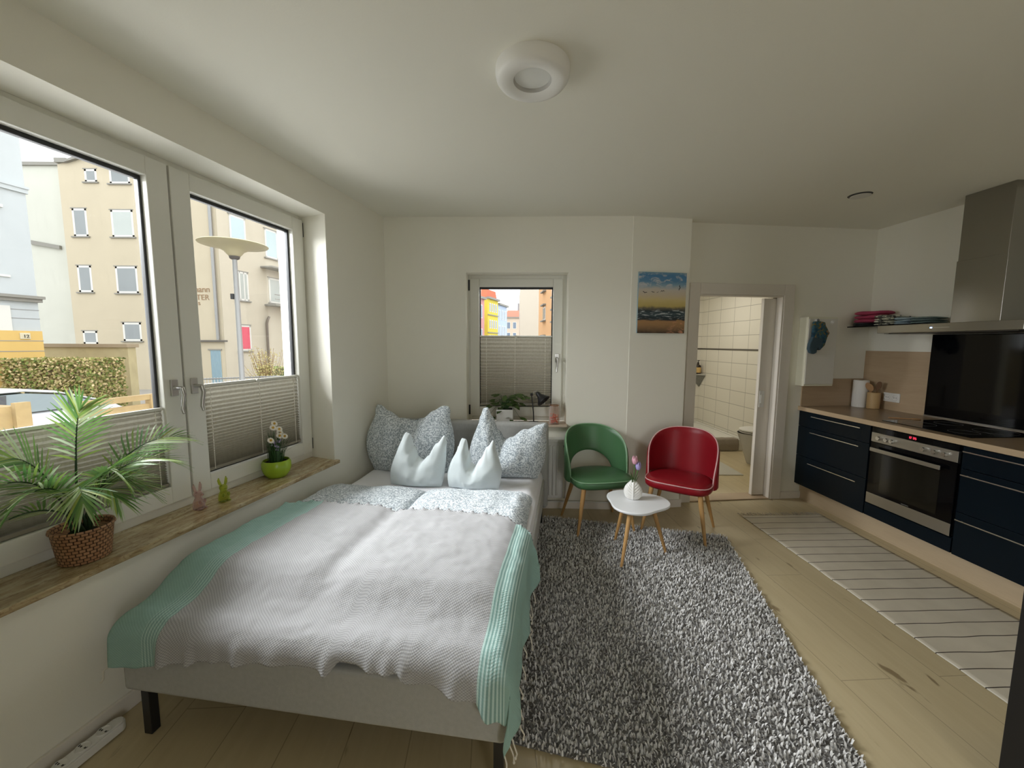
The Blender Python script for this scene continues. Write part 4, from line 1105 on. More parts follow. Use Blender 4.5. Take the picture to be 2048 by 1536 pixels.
m = MB(); P = [(-.055, -.012), (-.050, .0), (.0, .004), (.062, -.006), (.070, -.05), (.062, -.115), (.052, -.175), (.0, -.165), (-.055, -.15), (-.052, -.08)]
m.extr(P, -.030, 0); m.build('printed_cuff', MIT1.m, t, bev=.010, seg=3, smooth=70)
m = MB(); P = [(-.055, -.140), (.045, -.158), (.040, -.20), (.030, -.255), (.015, -.262), (.008, -.235), (-.004, -.243), (-.010, -.285), (-.035, -.295), (-.070, -.285), (-.088, -.25), (-.084, -.205), (-.070, -.17)]
m.extr(P, -.036, -.002); m.build('quilted_hand', MIT2, t, bev=.012, seg=3, smooth=70)
MB().tube([(-.004, -.012, .002), (-.008, -.012, .016), (.0, -.012, .022), (.008, -.012, .014), (.004, -.012, .002)], .003, 6).build('hanging_loop', mat('navy_tape', (.01, .02, .05), .9), t, smooth=80)
t = thing('pot_holder', 'blue printed pot holder hanging behind the oven mitt', 'pot holder', FD, (.27, -.111, 1.69))
m = MB(); m.extr([(-.04, .01), (.035, .0), (.085, -.075), (.065, -.115), (.045, -.19), (.0, -.235), (-.04, -.20)], -.003, .005); m.build('padded_square', MIT1.m, t, bev=.003)

# ceiling fittings
t = thing('ceiling_light', 'round white ring-shaped ceiling lamp, switched off', 'lamp', (0, 0, 0), (.075, 1.690, H))
ring = [(.146, 0), (.147, -.018), (.143, -.040), (.134, -.052), (.118, -.057), (.095, -.055), (.076, -.047)]
MB().lathe(ring, 64, caps=False).build('lamp_ring', mat('white_lamp_acrylic', (.84, .83, .79), .45), t, smooth=60)
MB().lathe([(.076, -.047), (.072, -.036), (.071, -.030)], 64, caps=False).build('inner_rim', mat('lamp_rim_shade', (.50, .49, .46), .5), t, smooth=60)  # grey puts the shade inside the ring into the rim colour
MB().lathe([(.0001, -.033), (.0715, -.033)], 48).build('diffuser', mat('lamp_diffuser', (.82, .83, .80), .35), t)
t = thing('recessed_spotlight', 'round recessed spotlight hanging slightly loose in the kitchen ceiling', 'lamp', (0, 0, 0), (2.515, 3.005, H), radians(-40))
m = MB(); m.lathe([(.072, -.0005), (.0001, -.0008)], 40); m.build('hole_shade_disc', BLACK, t)  # flat black disc painted for the dark inside the open hole
m = MB(); m.lathe([(.0001, -.007), (.046, -.007), (.060, -.006), (.062, -.003), (.0001, -.002)], 40)
m.v = [(x+.003, y+.019, z) for x, y, z in m.v]
m.build('trim_disc', mat('spot_trim_white', (.70, .69, .64), .5), t, smooth=50)

# power strip on the floor
t = thing('power_strip', 'white multi-socket power strip on the floor below the window wall', 'power strip', FL, (-.13, -.068, 0))
P = []
for i in range(32):
    a = 2*pi*i/32; P.append(((.150 if cos(a) >= 0 else -.150)+.026*cos(a), .027*sin(a)))
m = MB(); m.prism(P, .004, .036); m.prism([(x*.985, y*.85) for x, y in P], .036, .042); m.build('body', WHITE, t, bev=.003)
for i in range(4):
    m = MB(); x = .112-.062*i; n = 24; vs = []
    for r, z in ((.0228, .0418), (.0218, .0455), (.0195, .0455), (.0180, .0425)): vs += [(x+r*cos(2*pi*j/n), r*sin(2*pi*j/n), z) for j in range(n)]
    vs2 = vs
    m.add(vs2, [(q*n+j, q*n+(j+1)%n, (q+1)*n+(j+1)%n, (q+1)*n+j) for q in range(3) for j in range(n)]+[tuple(range(3*n, 4*n))])
    for s in (-1, 1): m.box(x-.003, x+.003, s*.0095-.003, s*.0095+.003, .0422, .0432, 1)
    m.box(x-.004, x+.004, -.019, -.0165, .0422, .045, 1); m.box(x-.004, x+.004, .0165, .019, .0422, .045, 1)
    m.build('socket', [WHITE, SEAL], t)
MB().tube([(-.17, 0, .02), (-.24, -.01, .015), (-.36, .0, .008), (-.7, .03, .006)], .004, 8).build('cable', WHITE, t, smooth=80)

# dark cupboard end at the right edge of the view
t = thing('tall_cupboard', 'black cupboard end panel standing at the lower right edge', 'cupboard', (1.655, 1.21, radians(-60)), (0, 0, 0))
BLK = mat('matt_black_laminate', (.006, .005, .005), .6)
MB().box(0, .40, 0, .018, .0, 2.05).box(0, .40, .282, .30, 0, 2.05).box(0, .40, .018, .282, 2.03, 2.05).box(.38, .40, .018, .282, 0, 2.03).build('carcass', BLK, t, bev=.002)
MB().box(.0, .018, .020, .280, .004, 2.028).build('door', BLK, t, bev=.002)

# ------------------------------------------------------------------ bathroom things (frame FK, beyond the door wall)
t = thing('shower_tray', 'white raised shower tray at the end of the bathroom', 'shower tray', FK, (0, 0, 0))
m = MB(); m.box(-3.055, -1.70, -1.15, .645, 0, .15); m.box(-3.055, -3.02, -1.15, .645, .15, .165); m.box(-1.74, -1.70, -1.15, .645, .15, .162); m.box(-3.02, -1.74, .61, .645, .15, .165)
m.build('tray', mat('shower_enamel', (.80, .79, .74), .25), t, bev=.006)
t = thing('bath_mat', 'taupe mat draped over the front edge of the shower tray', 'mat', FK, (-1.70, .02, .0))
m = MB(); fn = lambda u, v: ((-.10+.10*min(1, v*2.2)+.020*min(1, max(0, v-.45)*4)+.006*sin(u*31)*max(0, v-.4)), -.55+1.06*u, (.170 if v < .45 else .170-.155*(v-.45)/.55)+.004*noise.noise((u*14, v*5, 2)))
m.grid(60, 22, fn); m.build('mat_cloth', mat('taupe_towelling', (.30, .255, .20), .95, bump=.4, bs=90), t, smooth=80, solid=.008)
t = thing('bathroom_rug', 'pale grey flat rug on the bathroom floor', 'rug', FK, (-.72, -.08, 0), radians(-3))
MB().box(-.85, .06, -.80, .02, .001, .010).build('rug_cloth', mat('pale_grey_rug', (.55, .53, .47), .95, bump=.3, bs=120), t, bev=.003)
t = thing('corner_shelf', 'grey stone corner shelf on the shower tiles', 'shelf', FK, (-3.055, .648, .985))
m = MB(); m.prism([(0, 0), (.20, 0), (0, -.20)], .0, .018); m.build('shelf_top', mat('pale_stone', (.5, .49, .45), .5), t)
m = MB(); vs = [(0, 0, 0), (.19, 0, 0), (0, -.19, 0), (.004, -.004, -.215)]; m.add(vs, [(0, 1, 2), (0, 3, 1), (1, 3, 2), (2, 3, 0)]); m.build('shelf_bracket', mat('grey_mosaic', (.20, .20, .18), .5, var=.5, vs=60), t)
t = thing('soap_bottle', 'dark brown pump bottle with a gold label on the corner shelf', 'bottle', FK, (-2.985, .575, 1.003))
MB().lathe([(.0001, 0), (.047, 0), (.050, .006), (.050, .120), (.045, .142), (.020, .158), (.017, .166), (.017, .186), (.0001, .188)], 32).build('bottle_body', mat('brown_glass', (.022, .010, .005), .15), t, smooth=50)
MB().lathe([(.0506, .022), (.0506, .112)], 32).build('paper_label', mat('gold_label', (.62, .42, .16), .5), t, smooth=60)
m = MB(); m.lathe([(.012, .186), (.012, .200), (.005, .202), (.005, .222)], 16); m.box(-.008, .036, -.007, .007, .220, .232); m.build('pump', BLACK, t, smooth=50)
t = thing('toilet', 'grey toilet partly hidden behind the sliding door', 'toilet', FK, (-1.10, .64, 0))
TOI = mat('pale_grey_sanitary', (.52, .51, .48), .25)
m = MB()
def bowl(u, v):
    a = 2*pi*u; k = v; r = .105+.075*k**.8
    return (r*cos(a)*(1), -.26+(.10+.12*k)*sin(a)-.02*k, .40*v)
m.grid(36, 12, bowl); m.build('bowl', TOI, t, smooth=80)
for nm, z0, z1, mm in (('seat', .402, .420, TOI), ('lid', .426, .446, WHITE)):
    m = MB(); P = [(.19*cos(a), -.25+.225*sin(a)) for a in [2*pi*i/36 for i in range(36)]]; m.prism(P, z0, z1); m.build(nm, mm, t, bev=.005)
MB().box(-.19, .19, -.17, -.002, .42, .78).build('cistern', TOI, t, bev=.015)
# ------------------------------------------------------------------ outside
def render_mat(name, col, stain=.12, sc=.6):
    t = NT(name); v = t.coord('Object'); f = t.noise(v, sc, 6, .6, .5); g = t.noise(t.coord('Object', (1, 1, .25)), sc*5, 5, .65)
    c = t.mix(f, [x*(1-stain) for x in col], [min(1, x*(1+stain*.5)) for x in col]); c = t.mix(t.ramp(g, [(.55, 0), (.75, .25)]), c, [x*.72 for x in col])
    return t.done(t.bsdf(c, .9))
BEIGE = render_mat('beige_render', (.50, .435, .315)); BEIGE2 = render_mat('pale_beige_render', (.53, .48, .375)); WHT = render_mat('offwhite_render', (.53, .53, .46)); GREYB = render_mat('blue_grey_render', (.47, .50, .50))
OCHRE = render_mat('yellow_plinth_render', (.62, .42, .14)); GARDEN = render_mat('yellowed_garden_wall_render', (.46, .39, .22), .3, 2.5)
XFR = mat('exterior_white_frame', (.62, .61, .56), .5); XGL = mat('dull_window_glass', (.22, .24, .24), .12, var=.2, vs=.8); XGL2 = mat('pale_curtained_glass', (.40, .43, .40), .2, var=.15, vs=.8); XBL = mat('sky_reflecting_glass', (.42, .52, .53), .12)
XDK = mat('grey_stone_trim', (.24, .23, .20), .8); ZINC = mat('zinc_pipe', (.28, .28, .27), .45, .6); XRED = mat('pink_red_curtain', (.62, .10, .14), .8)
XLED = mat('exterior_dark_line', (.10, .09, .08), .8)
FS = lambda X, Y: (X, Y, atan2(.977, .212))      # facades along the street
FX = lambda X, Y: (X, Y, 0)
gm = render_mat('street_paving', (.30, .28, .25), .2, .4)
m = MB(); m.box(-60, 40, -14, 170, -1.1, -.9); struct(m, 'ground', gm, (0, 0, 0), 'grey street paving outside')

def xwin(par, x0, x1, z0, z1, fr=.09, gl=None, depth=.10, y=0, mull=0, sill=True):
    """window let into a facade whose front is y; local x along the facade, y away from the viewer"""
    m = MB()
    m.box(x0, x1, y-.004, y+.03, z0, z0+fr); m.box(x0, x1, y-.004, y+.03, z1-fr, z1); m.box(x0, x0+fr, y-.004, y+.03, z0, z1); m.box(x1-fr, x1, y-.004, y+.03, z0, z1)
    for k in range(mull): xm = x0+(x1-x0)*(k+1)/(mull+1); m.box(xm-.03, xm+.03, y-.004, y+.03, z0, z1)
    m.box(x0-.07, x1+.04, y-.012, y+.02, z1, z1+.045, 1)
    if sill: m.box(x0-.1, x1+.08, y-.07, y+.02, z0-.06, z0, 1)
    o = m.build('window', [XFR, XDK], par)
    MB().box(x0+fr, x1-fr, y-.002, y+.02, z0+fr, z1-fr).build('pane', gl or XGL, o)
    return o

# beige corner house: one front across the view, one front along the side street
b = thing('apartment_house', 'beige rendered corner house across the street with painted trade lettering', 'building', FX(-21.85, 20), (0, 0, 0))
m = MB(); m.prism([(0, 0), (7.44, 0), (6.2, .25), (6.2, 4), (0, 4)], -.9, 9.5); m.extr([(0, 9.5), (6.2, 9.5), (6.2, 9.7), (2.6, 9.75), (1.5, 10.25), (0, 9.95)], 0, 4); m.build('wall_block', BEIGE, b)
m = MB(); m.box(-.02, .55, -.12, .5, 10.0, 10.2); m.extr([(.5, 10.0), (1.5, 10.28), (2.6, 9.78), (7.5, 9.75), (7.5, 9.83), (2.65, 9.88), (1.5, 10.42), (.5, 10.1)], -.15, .3); m.build('roof_edge', XDK, b)
for q in ((1.26,1.84,9.14,9.73), (2.45,3.42,9.07,9.86), (.47,1.17,6.60,7.91), (2.34,3.41,6.58,7.85), (.44,1.13,3.93,5.21), (2.31,3.38,3.89,5.18), (.40,1.12,1.38,2.02), (2.42,3.34,1.54,2.45)):
    xwin(b, *q, gl=XGL2 if q[0] > 2 and 6 < q[2] < 7 else XGL)
m = MB(); m.tube([(7.22, -.10, 9.4), (7.22, -.10, 1.62)], .075, 8); m.build('downpipe', ZINC, b, smooth=60)
m = MB().box(5.4, 7.6, -.16, .02, 1.52, 1.60); m.build('base_ledge', XLED, b)
m = MB(); m.box(6.72, 7.22, -.02, .05, -.9, 1.1, 0)
for i in range(7): m.box(6.74+.07*i, 6.75+.07*i, -.026, -.02, -.9, 1.07, 1)
m.build('blue_door', [mat('blue_grey_door_paint', (.26, .37, .42), .6), mat('door_groove', (.15, .23, .27), .7)], b)
MB().box(6.62, 7.30, -.05, .05, 1.1, 1.16).build('door_lintel', XDK, b)
def letters(par, txt, x, z, size, mt, name='lettering', sp=1.0):
    cu = bpy.data.curves.new(name, 'FONT'); cu.body = txt; cu.size = size; cu.extrude = .006; cu.space_character = sp
    o = bpy.data.objects.new(name, cu); C.objects.link(o); o.parent = par; o.location = (x, -.012, z); o.rotation_euler = (radians(90), 0, 0); cu.materials.append(mt)
    bpy.context.view_layer.update(); me = bpy.data.meshes.new_from_object(o.evaluated_get(bpy.context.evaluated_depsgraph_get())); q = bpy.data.objects.new(name, me); C.objects.link(q); q.parent = par; q.location = o.location; q.rotation_euler = o.rotation_euler
    bpy.data.objects.remove(o); return q
INK = mat('faded_brown_paint', (.28, .18, .10), .9)
letters(b, 'mann', 6.02, 3.96, .42, INK, sp=.95); letters(b, 'STER', 6.03, 3.58, .38, INK); letters(b, 's', 6.27, 3.33, .32, INK)
# wing along the side street
b2 = thing('apartment_house', 'pale beige house wing receding along the side street behind the street lamp', 'building', FS(-14.40, 20.02), (0, 0, 0))
MB().box(0, 16, 0.02, 1.2, -.9, 11.5).build('wall_block', BEIGE2, b2)
for (x0, x1, z0, z1, gl, mu) in ((.68,1.62,6.62,7.92,XBL,0), (2.86,3.75,6.25,7.82,XBL,0), (.82,1.60,3.68,5.16,XGL2,2), (.80,1.58,1.06,2.40,XRED,0), (2.96,3.9,3.75,5.15,XGL2,0)):
    xwin(b2, x0, x1, z0, z1, gl=gl, mull=mu)
m = MB(); m.box(2.45, 5.5, -.75, .05, 5.60, 5.68); m.build('canopy_slab', XDK, b2)
m = MB(); m.box(2.6, 5.5, -.72, .05, 3.55, 3.63); m.tube([(2.6, -.70, 4.15), (5.5, -.70, 4.15)], .025, 6); m.tube([(2.6, -.70, 3.9), (5.5, -.70, 3.9)], .02, 6); m.build('balcony', XDK, b2)
m = MB(); m.tube([(2.75, -.1, 2.95), (2.62, -.1, 2.72), (2.56, -.1, 2.55), (2.56, -.1, -.6)], .06, 8); m.build('downpipe', mat('brown_pipe', (.16, .13, .10), .6), b2, smooth=60)

b = thing('apartment_house', 'narrow off-white fire wall between the grey house and the beige house', 'building', FX(-25.2, 20.6), (0, 0, 0))
MB().box(0, 3.33, 0, 8, -.9, 10.15).build('wall_block', WHT, b)
m = MB(); m.box(0, 3.4, -.1, .2, 10.12, 10.28); m.extr([(1.0, 6.35), (2.5, 6.10), (2.5, 6.28), (1.0, 6.55)], -.12, .05); m.box(2.42, 2.62, -.1, .02, 6.2, 10.1) if False else None; m.build('stone_ledge', XDK, b)
b = thing('apartment_house', 'blue-grey stucco house with a yellow base at the far left', 'building', FS(-14.12, 12.0), (0, 0, 0))
MB().box(-9, 0, 0, 2.2, 1.80, 12).build('wall_block', GREYB, b)
MB().box(-9, 0, -.05, 2.2, -.9, 1.80).build('yellow_base', OCHRE, b)
m = MB(); m.box(-9, .03, -.06, .03, 5.74, 5.86); m.box(-9, .05, -.09, .03, 5.86, 5.93); m.build('upper_cornice', XDK2 if False else GREYB, b)
m = MB(); m.box(-9, .06, -.10, .05, 2.64, 2.74); m.box(-9, .10, -.16, .05, 2.74, 2.82); m.build('lower_cornice', XDK, b)
m = MB()
for z in (2.15, 2.4): m.box(-9, .01, -.006, .01, z, z+.02)
for z in (1.5, 1.2, .9): m.box(-9, .01, -.057, -.04, z, z+.02)
m.build('rustication_groove', mat('groove_grey', (.26, .26, .25), .9), b)
m = MB(); m.box(-2.2, -.60, -.03, .04, .7, 2.5); m.box(-2.0, -.52, -.04, .04, 3.3, 3.36); m.box(-2.0, -.52, -.06, .04, 5.2, 5.28); m.build('window_surround', XFR, b)
m = MB(); m.box(-.49, -.27, -.075, -.05, 1.56, 1.74); m.build('house_number_plate', mat('cream_plate', (.58, .52, .36), .6), b, bev=.01)
o = letters(b, '12', -.43, 1.60, .13, mat('black_number', (.03, .03, .03), .7), 'house_number'); o.location.y = -.082

t = thing('garden_wall', 'yellowed garden wall with a flat coping in front of the beige house', 'wall', FX(-18.4, 14.0), (0, 0, 0)); t['kind'] = 'thing'
MB().box(0, 4.9, 0, .3, -.9, 1.30).build('wall_block', GARDEN, t); MB().box(-.05, 4.95, -.08, .38, 1.30, 1.42).build('coping', mat('brown_coping', (.30, .235, .15), .8), t)

def leafball(n, box, size, seed):
    rr = random.Random(seed); m = MB(); x0, x1, y0, y1, z0, z1 = box
    for i in range(n):
        c = Vector((rr.uniform(x0, x1), rr.uniform(y0, y1), rr.uniform(z0, z1)))
        f = rr.random()
        if f < .45: c.y = y0+.12*rr.random()
        elif f < .6: c.z = z1-.12*rr.random()
        elif f < .85: c.x = x1-.12*rr.random()
        d = Vector((rr.gauss(0, 1), rr.gauss(0, 1), rr.gauss(0, 1))).normalized(); e = d.orthogonal().normalized()*size*.5; d = d*size
        m.add([c-d*.5, c+e*.6, c+d*.5, c-e*.6], [(0, 1, 2, 3)])
    return m
def island_ramp(name, stops, rough=.8):
    t = NT(name); g = t.n('ShaderNodeNewGeometry'); return t.done(t.bsdf(t.ramp(g.outputs['Random Per Island'], stops), rough))
HEDGE = island_ramp('hedge_leaves', [(0, (.10, .15, .03)), (.35, (.24, .26, .06)), (.6, (.42, .32, .14)), (1, (.60, .48, .26))])
HEDGEG = island_ramp('green_hedge_leaves', [(0, (.08, .17, .02)), (.5, (.25, .40, .05)), (1, (.42, .55, .12))])
t = thing('hedge', 'clipped brown and green hedge behind the parked car', 'hedge', FX(-14.24, 11.0), (0, 0, 0))
o = leafball(8500, (0, 2.56, 0, 1.0, -.9, 1.02), .095, 3).build('leaves', HEDGE, t); o['kind'] = 'stuff'
MB().box(.10, 2.32, .16, .90, -.9, .90).build('branch_core', mat('hedge_inside', (.18, .14, .07), .95), t)

# parked car, side on along the street
t = thing('car', 'white parked car seen over the wooden fence', 'car', FS(-10.9, 8.0), (0, 0, -.9), 0)
CARP = mat('white_car_paint', (.62, .63, .66), .2, coat=0) if False else mat('white_car_paint', (.60, .61, .63), .2)
def car():
    m = MB()
    sec = [(-2.15, .25, .62, .70), (-2.05, .22, .80, .80), (-1.2, .20, .92, .86), (0, .2, .93, .88), (1.2, .2, .95, .86), (1.95, .22, .92, .80), (2.15, .28, .80, .70)]
    def f(u, v):
        k = u*(len(sec)-1); i = min(int(k), len(sec)-2); a = k-i; q = [sec[i][j]+(sec[i+1][j]-sec[i][j])*a for j in range(4)]
        th = 2*pi*v; e = 4; r = (abs(cos(th))**e+abs(sin(th))**e)**(-1/e)
        return (q[0], r*cos(th)*q[3], (q[1]+q[2])/2+r*sin(th)*(q[2]-q[1])/2)
    m.grid(24, 32, f); m.add([f(0, v/32) for v in range(32)], [tuple(range(32))]); m.add([f(1, v/32) for v in range(32)], [tuple(reversed(range(32)))])
    m.build('body', CARP, t, smooth=50)
    roof = [(-1.55, .93), (-1.25, 1.10), (-.75, 1.28), (-.2, 1.355), (.4, 1.36), (.95, 1.27), (1.45, 1.08), (1.85, .94)]
    m = MB(); n = len(roof); vs = []
    for x, z in roof:
        k = (z-.9)/.46; vs += [(x, -.70+.14*k-.05, z), (x, -.45, z+.03*k), (x, .45, z+.03*k), (x, .70-.14*k+.05, z)]
    m.add(vs, [(i*4+j, i*4+4+j, i*4+5+j, i*4+1+j) for i in range(n-1) for j in range(3)]); m.build('roof', CARP, t, smooth=60, solid=.03)
    for s in (-1, 1):
        m = MB(); up = [(x, z-.05) for x, z in roof[1:-1]]; P = [(-1.30, .92)]+up+[(1.55, .92)]
        vs = [(x, s*(.765-.16*(z-.9)/.46), z) for x, z in P]; m.add(vs, [tuple(range(len(P))) if s < 0 else tuple(reversed(range(len(P))))]); m.build('side_window', mat('car_window_glass', (.20, .24, .25), .08), t, solid=.01)
        m = MB()
        for xa, xb in ((-.08, .06), (1.02, 1.10)): m.add([(xa-.03, s*.775, .92), (xb-.03, s*.775, .92), (xb+.06, s*.64, 1.30), (xa+.06, s*.64, 1.30)], [(0, 1, 2, 3)])
        m.build('pillar_trim', mat('car_black_trim', (.05, .05, .055), .4), t, solid=.01)
    for x in (-1.35, 1.35):
        for s in (-1, 1): MB().tube([(x, s*.60, .31), (x, s*.82, .31)], .31, 24).build('wheel', BLACK, t, smooth=40)
car()

# wooden terrace fence close to the window
FENCE = mat('weathered_softwood', (.36, .26, .13), .8, var=.3, vs=8)
t = thing('wooden_fence', 'weathered wooden rail fence just outside the big window', 'fence', FS(-4.232, 4.2), (0, 0, 0))
MB().box(-.33, 2.6, -.03, .03, .845, .905).build('top_rail', FENCE, t); MB().box(-.33, 2.6, -.015, .015, .62, .80).build('board', FENCE, t); MB().box(-.33, 2.6, -.015, .015, .38, .56).build('board', FENCE, t)
for x in (-.28, .36, 1.0, 1.7, 2.4): MB().box(x-.045, x+.045, -.045, .045, -.9, .90).build('post', FENCE, t)
t = thing('wooden_planter', 'weathered wooden planter box end at the far left outside the big window', 'planter', FS(-4.232, 4.2), (-.70, 0, 0))
MB().box(-1.3, -.03, .0, .35, -.9, .93).build('box', FENCE, t); MB().box(-.07, .03, -.05, .0, -.9, .96).build('corner_post', FENCE, t)

# street lamp
t = thing('street_lamp', 'street lamp with a wide cream dish shade on a grey pole', 'street lamp', (-8.86, 13.0, 0), (0, 0, -.9))
m = MB(); m.lathe([(.115, 0), (.115, .8), (.080, .85), (.068, 5.05)], 20); m.build('pole', ZINC, t, smooth=50)
m = MB(); m.box(-.18, -.08, -.05, .05, 3.78, 3.95); m.build('pole_box', SEAL, t)
MB().lathe([(.08, 5.02), (.135, 5.05), (.155, 5.13), (.12, 5.13)], 28).build('collar', XLED, t, smooth=50)
m = MB(); m.lathe([(.15, 5.12), (.20, 5.17), (.28, 5.27), (.42, 5.35), (.65, 5.42), (.94, 5.465), (.955, 5.48), (.94, 5.50), (.6, 5.56), (.0001, 5.60)], 56); m.build('dish_shade', mat('cream_lamp_dish', (.48, .43, .27), .35), t, smooth=60)

# shrub, low hedge and railings
t = thing('shrub', 'bare twiggy shrub with yellow buds beside the side street', 'shrub', (-9.42, 15.2, 0), (0, 0, -.9))
rr = random.Random(12); m = MB(); mb_ = MB()
for i in range(70):
    a = rr.uniform(0, 2*pi); e = rr.uniform(.1, .75); P = [(.05*cos(a), .05*sin(a), 0)]; h = rr.uniform(1.3, 2.25)
    for k in range(1, 6): P.append((e*(k/5)**1.4*cos(a+.3*sin(k+i)), e*(k/5)**1.4*sin(a), h*k/5))
    m.tube(P, [.016, .013, .010, .008, .006, .004], 5)
    for k in range(14):
        s = rr.uniform(.35, 1)*4.99; j = int(s); p = Vector(P[j]).lerp(Vector(P[j+1]), s-j)+Vector((rr.gauss(0, .06), rr.gauss(0, .06), rr.gauss(0, .05)))
        d = Vector((rr.gauss(0, 1), rr.gauss(0, 1), rr.gauss(0, 1))).normalized()*.035; q = d.orthogonal().normalized()*.018; mb_.add([p-d, p+q, p+d, p-q], [(0, 1, 2, 3)])
m.build('twigs', mat('twig_brown', (.30, .20, .10), .9), t); mb_.build('buds', island_ramp('yellow_buds', [(0, (.40, .33, .12)), (1, (.62, .55, .22))]), t)
t = thing('hedge', 'low bright green hedge behind the metal railing in the side street', 'hedge', FX(-10.3, 16.0), (0, 0, 0))
o = leafball(1600, (0, 2.6, 0, .7, -.9, .52), .08, 6).build('leaves', HEDGEG, t); o['kind'] = 'stuff'
MB().box(.06, 2.5, .07, .6, -.9, .46).build('branch_core', mat('hedge_inside_green', (.10, .14, .04), .95), t)
t = thing('metal_railing', 'grey metal railing in front of the low green hedge and blue door', 'railing', FX(-12.9, 14.2), (0, 0, 0))
m = MB(); m.tube([(0, 0, .10), (4.6, 0, .30)], .025, 6); m.tube([(0, 0, -.55), (4.6, 0, -.45)], .025, 6); m.build('rail', ZINC, t)
m = MB()
for i in range(40): x = .1+.112*i; m.tube([(x, 0, -.9), (x, 0, .10+.2*x/4.6+.04)], .014, 5)
m.build('bars', mat('white_railing_paint', (.5, .5, .48), .5), t)

# street seen through the narrow window
def townhouse(label, fr, w, d, h, col, rows, wincol, cornice=True, roof=None, z0=-.9):
    t = thing('townhouse', label, 'building', fr, (0, 0, 0), 0, None)
    MB().box(0, w, 0, d, z0, h).build('wall_block', render_mat('townhouse_render_'+str(len(bpy.data.materials)), col, .06), t)
    if cornice: MB().box(-.15, w+.1, -.35, .2, h-.05, h+.25).build('cornice', XDK if cornice is True else cornice, t)
    if roof: m = MB(); m.extr([(-.1, h+.2), (w+.1, h+.2), (w-.6, h+roof[1]), (.6, h+roof[1])], .2, d-.2); m.build('roof', roof[0], t)
    for (zz0, zz1, xs, ww) in rows:
        for x in xs:
            f = MB().box(x-.1, x+ww+.1, -.05, .04, zz0-.1, zz1+.1).build('window', XFR, t); MB().box(x, x+ww, -.07, -.02, zz0, zz1).build('pane', wincol, f)
    return t
TILE = mat('red_roof_tile', (.50, .13, .06), .8); PG = mat('grey_blue_pane', (.16, .20, .26), .2)
def fac(x, y, hd): return (x, y, radians(hd))
townhouse('pink townhouse at the left edge of the narrow window view', fac(-6.78, 47, 70), 8.6, 6, 7.5, (.55, .27, .27), [(5.0, 6.6, (5.3, 7.0), .8), (1.6, 3.4, (5.3, 7.0), .8)], PG)
t = townhouse('bright yellow townhouse with a red roof, seen through the narrow window', fac(-3.66, 60, 72), 4.4, 5, 8.2, (.60, .49, .06), [(6.4, 7.5, (.7, 1.6, 2.5, 3.4), .35), (3.9, 5.0, (.7, 1.6, 2.5, 3.4), .35), (1.6, 2.7, (.7, 1.6, 2.5, 3.4), .35)], PG, roof=(TILE, 1.4))
MB().box(-.03, 4.42, -.12, 0, 5.75, 5.9).box(-.03, 4.42, -.12, 0, 3.1, 3.25).build('string_course', XDK, t)
townhouse('pale blue townhouse beyond the yellow one', fac(-2.36, 66, 75), 5.4, 5, 7.9, (.40, .48, .62), [(5.6, 7.0, (.6, 2.2, 3.8), .6), (2.6, 4.4, (.6, 2.2, 3.8), .6)], PG)
t = townhouse('cream townhouse with a red tiled attic closing the end of the street', fac(-1.9, 108, 0), 6.2, 8, 8.4, (.56, .46, .36), [(5.6, 7.2, (.5, 2.1), .8), (2.6, 4.4, (.5, 2.1, 4.2), .8)], PG, roof=(mat('pale_red_roof', (.55, .26, .18), .8), 2.0))
m = MB()
for x in (.5, 1.2, 2.2, 2.8): m.box(x, x+.4, .3, .5, 8.85, 9.35)
m.build('attic_window', XLED, t)
MB().box(3.3, 4.1, 1, 2, 8.4, 12.4).build('chimney_stack', mat('grey_brick', (.26, .25, .25), .9), t)
townhouse('blank pale cream gable wall on the right of the street', fac(.86, 45, 0), 3.0, 6, 7.5, (.58, .53, .44), [], PG, cornice=False)
townhouse('orange townhouse with ledges at the right edge of the narrow window view', fac(2.95, 15.0, 90+4), 15.0, 5, 8, (.62, .36, .16), [], PG, cornice=False) if False else None
t = thing('townhouse', 'orange townhouse with projecting ledges at the right edge of the narrow window view', 'building', fac(2.22, 34.0, -86), (0, 0, 0))
MB().box(0, 16, 0, 6, -.9, 9).build('wall_block', render_mat('orange_render', (.62, .36, .17), .06), t)
m = MB()
for x0, zs in ((2.4, (2.1, 3.2, 4.4, 5.4)), (7.2, (1.9, 2.9, 3.7, 4.5)), (11.0, (1.8, 2.6, 3.3, 4.0))):
    for z in zs: m.box(x0, x0+1.6, -.22, .02, z, z+.09)
m.build('ledge', XDK, t)
for x0 in (2.6, 7.4, 11.2):
    f = MB().box(x0, x0+1.2, -.03, .02, 3.3, 4.3).build('window', XFR, t); MB().box(x0+.1, x0+1.1, -.05, 0, 3.4, 4.2).build('pane', PG, f)

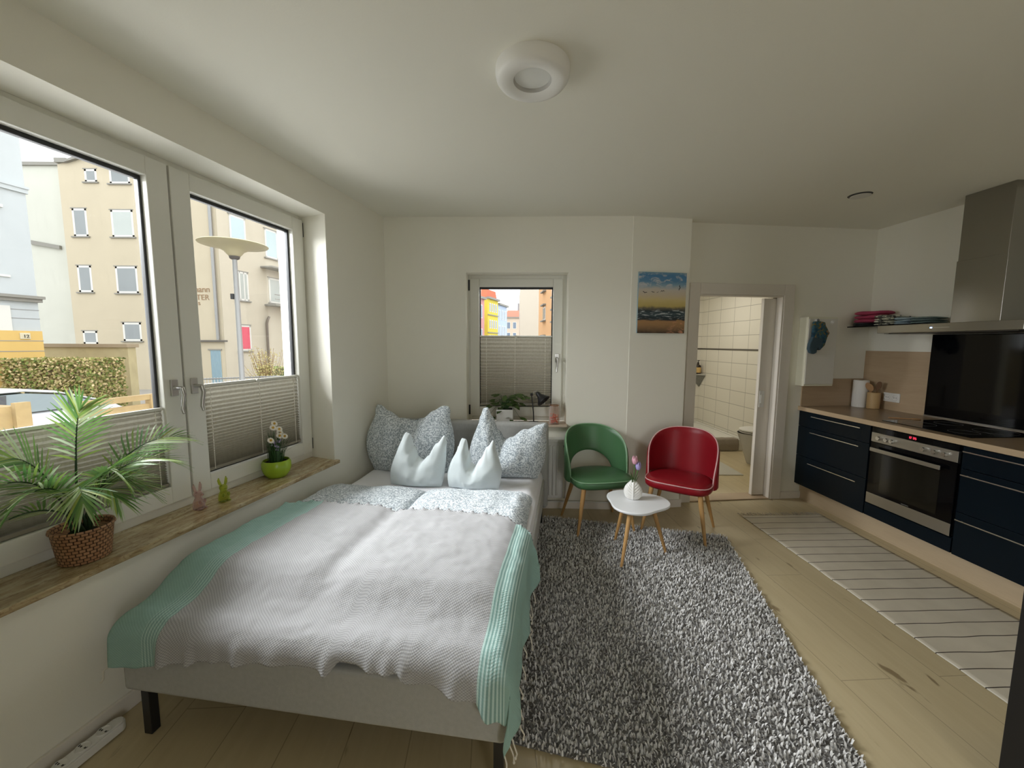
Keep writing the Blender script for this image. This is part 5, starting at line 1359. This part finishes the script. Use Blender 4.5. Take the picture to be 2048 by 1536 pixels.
# ------------------------------------------------------------------ light
sc = bpy.context.scene
w = bpy.data.worlds.new('overcast_sky'); sc.world = w; w.use_nodes = True; nt = w.node_tree; nt.nodes.clear()
bg = nt.nodes.new('ShaderNodeBackground'); bg.inputs['Color'].default_value = (.93, .97, 1, 1); bg.inputs['Strength'].default_value = 2.95
ow = nt.nodes.new('ShaderNodeOutputWorld'); nt.links.new(bg.outputs[0], ow.inputs['Surface'])
def area(name, fr, loc, target, sx, sy, power, col=(1, 1, 1), spread=180):
    L = bpy.data.lights.new(name, 'AREA'); L.shape = 'RECTANGLE'; L.size = sx; L.size_y = sy; L.energy = power; L.color = col; L.spread = radians(spread)
    o = bpy.data.objects.new(name, L); C.objects.link(o); x, y = W(fr, loc[0], loc[1]); p = Vector((x, y, loc[2]))
    x, y = W(fr, target[0], target[1]); q = Vector((x, y, target[2])); o.location = p; o.rotation_euler = (q-p).to_track_quat('-Z', 'Y').to_euler(); return o
area('window_daylight', FL, (.45, 1.15, 2.85), (.55, -1.6, .55), 2.6, 1.3, 365, (.95, .98, 1.0))
area('window_daylight_low', FL, (.60, .55, 1.80), (.60, -2, 1.40), 1.70, 1.10, 20, (.95, .98, 1.0))
area('added_rear_fill', (0, -2.1, 0), (1.4, 0, 1.30), (1.4, 3, 1.3), .85, 1.9, 10, (1, .97, .90))  # added fill lamp outside the unseen opening, no known source there
area('narrow_window_daylight', FB, (1.15, .75, 2.35), (1.15, -1.5, .8), .9, .7, 40, (.97, .98, 1.0))
area('bathroom_lamp', FK, (-1.9, -.3, 2.5), (-1.9, -.3, 0), .6, .6, 12, (1, .95, .85))

# ------------------------------------------------------------------ camera
cd = bpy.data.cameras.new('camera'); cam = bpy.data.objects.new('camera', cd); C.objects.link(cam)
cd.sensor_width = 36; cd.sensor_fit = 'HORIZONTAL'; cd.lens = 795/2048*36; cd.clip_start = .05; cd.clip_end = 400
th = math.atan(80.5/795); r = radians(.3)
rt = Vector((1, 0, 0)); up = Vector((0, sin(th), cos(th))); fw = Vector((0, cos(th), -sin(th)))
rt2 = rt*cos(r)+up*sin(r); up2 = -rt*sin(r)+up*cos(r)
M4 = Matrix((rt2, up2, -fw)).transposed().to_4x4(); M4.translation = (0, 0, 1.5); cam.matrix_world = M4
sc.camera = cam
vs = sc.view_settings; vs.view_transform = 'Standard'; vs.look = 'None'; vs.gamma = 1; vs.exposure = 0
try: vs.use_curve_mapping = False
except Exception: pass
sc.cycles.max_bounces = 10; sc.cycles.diffuse_bounces = 6; sc.cycles.transparent_max_bounces = 12; sc.cycles.sample_clamp_indirect = 6
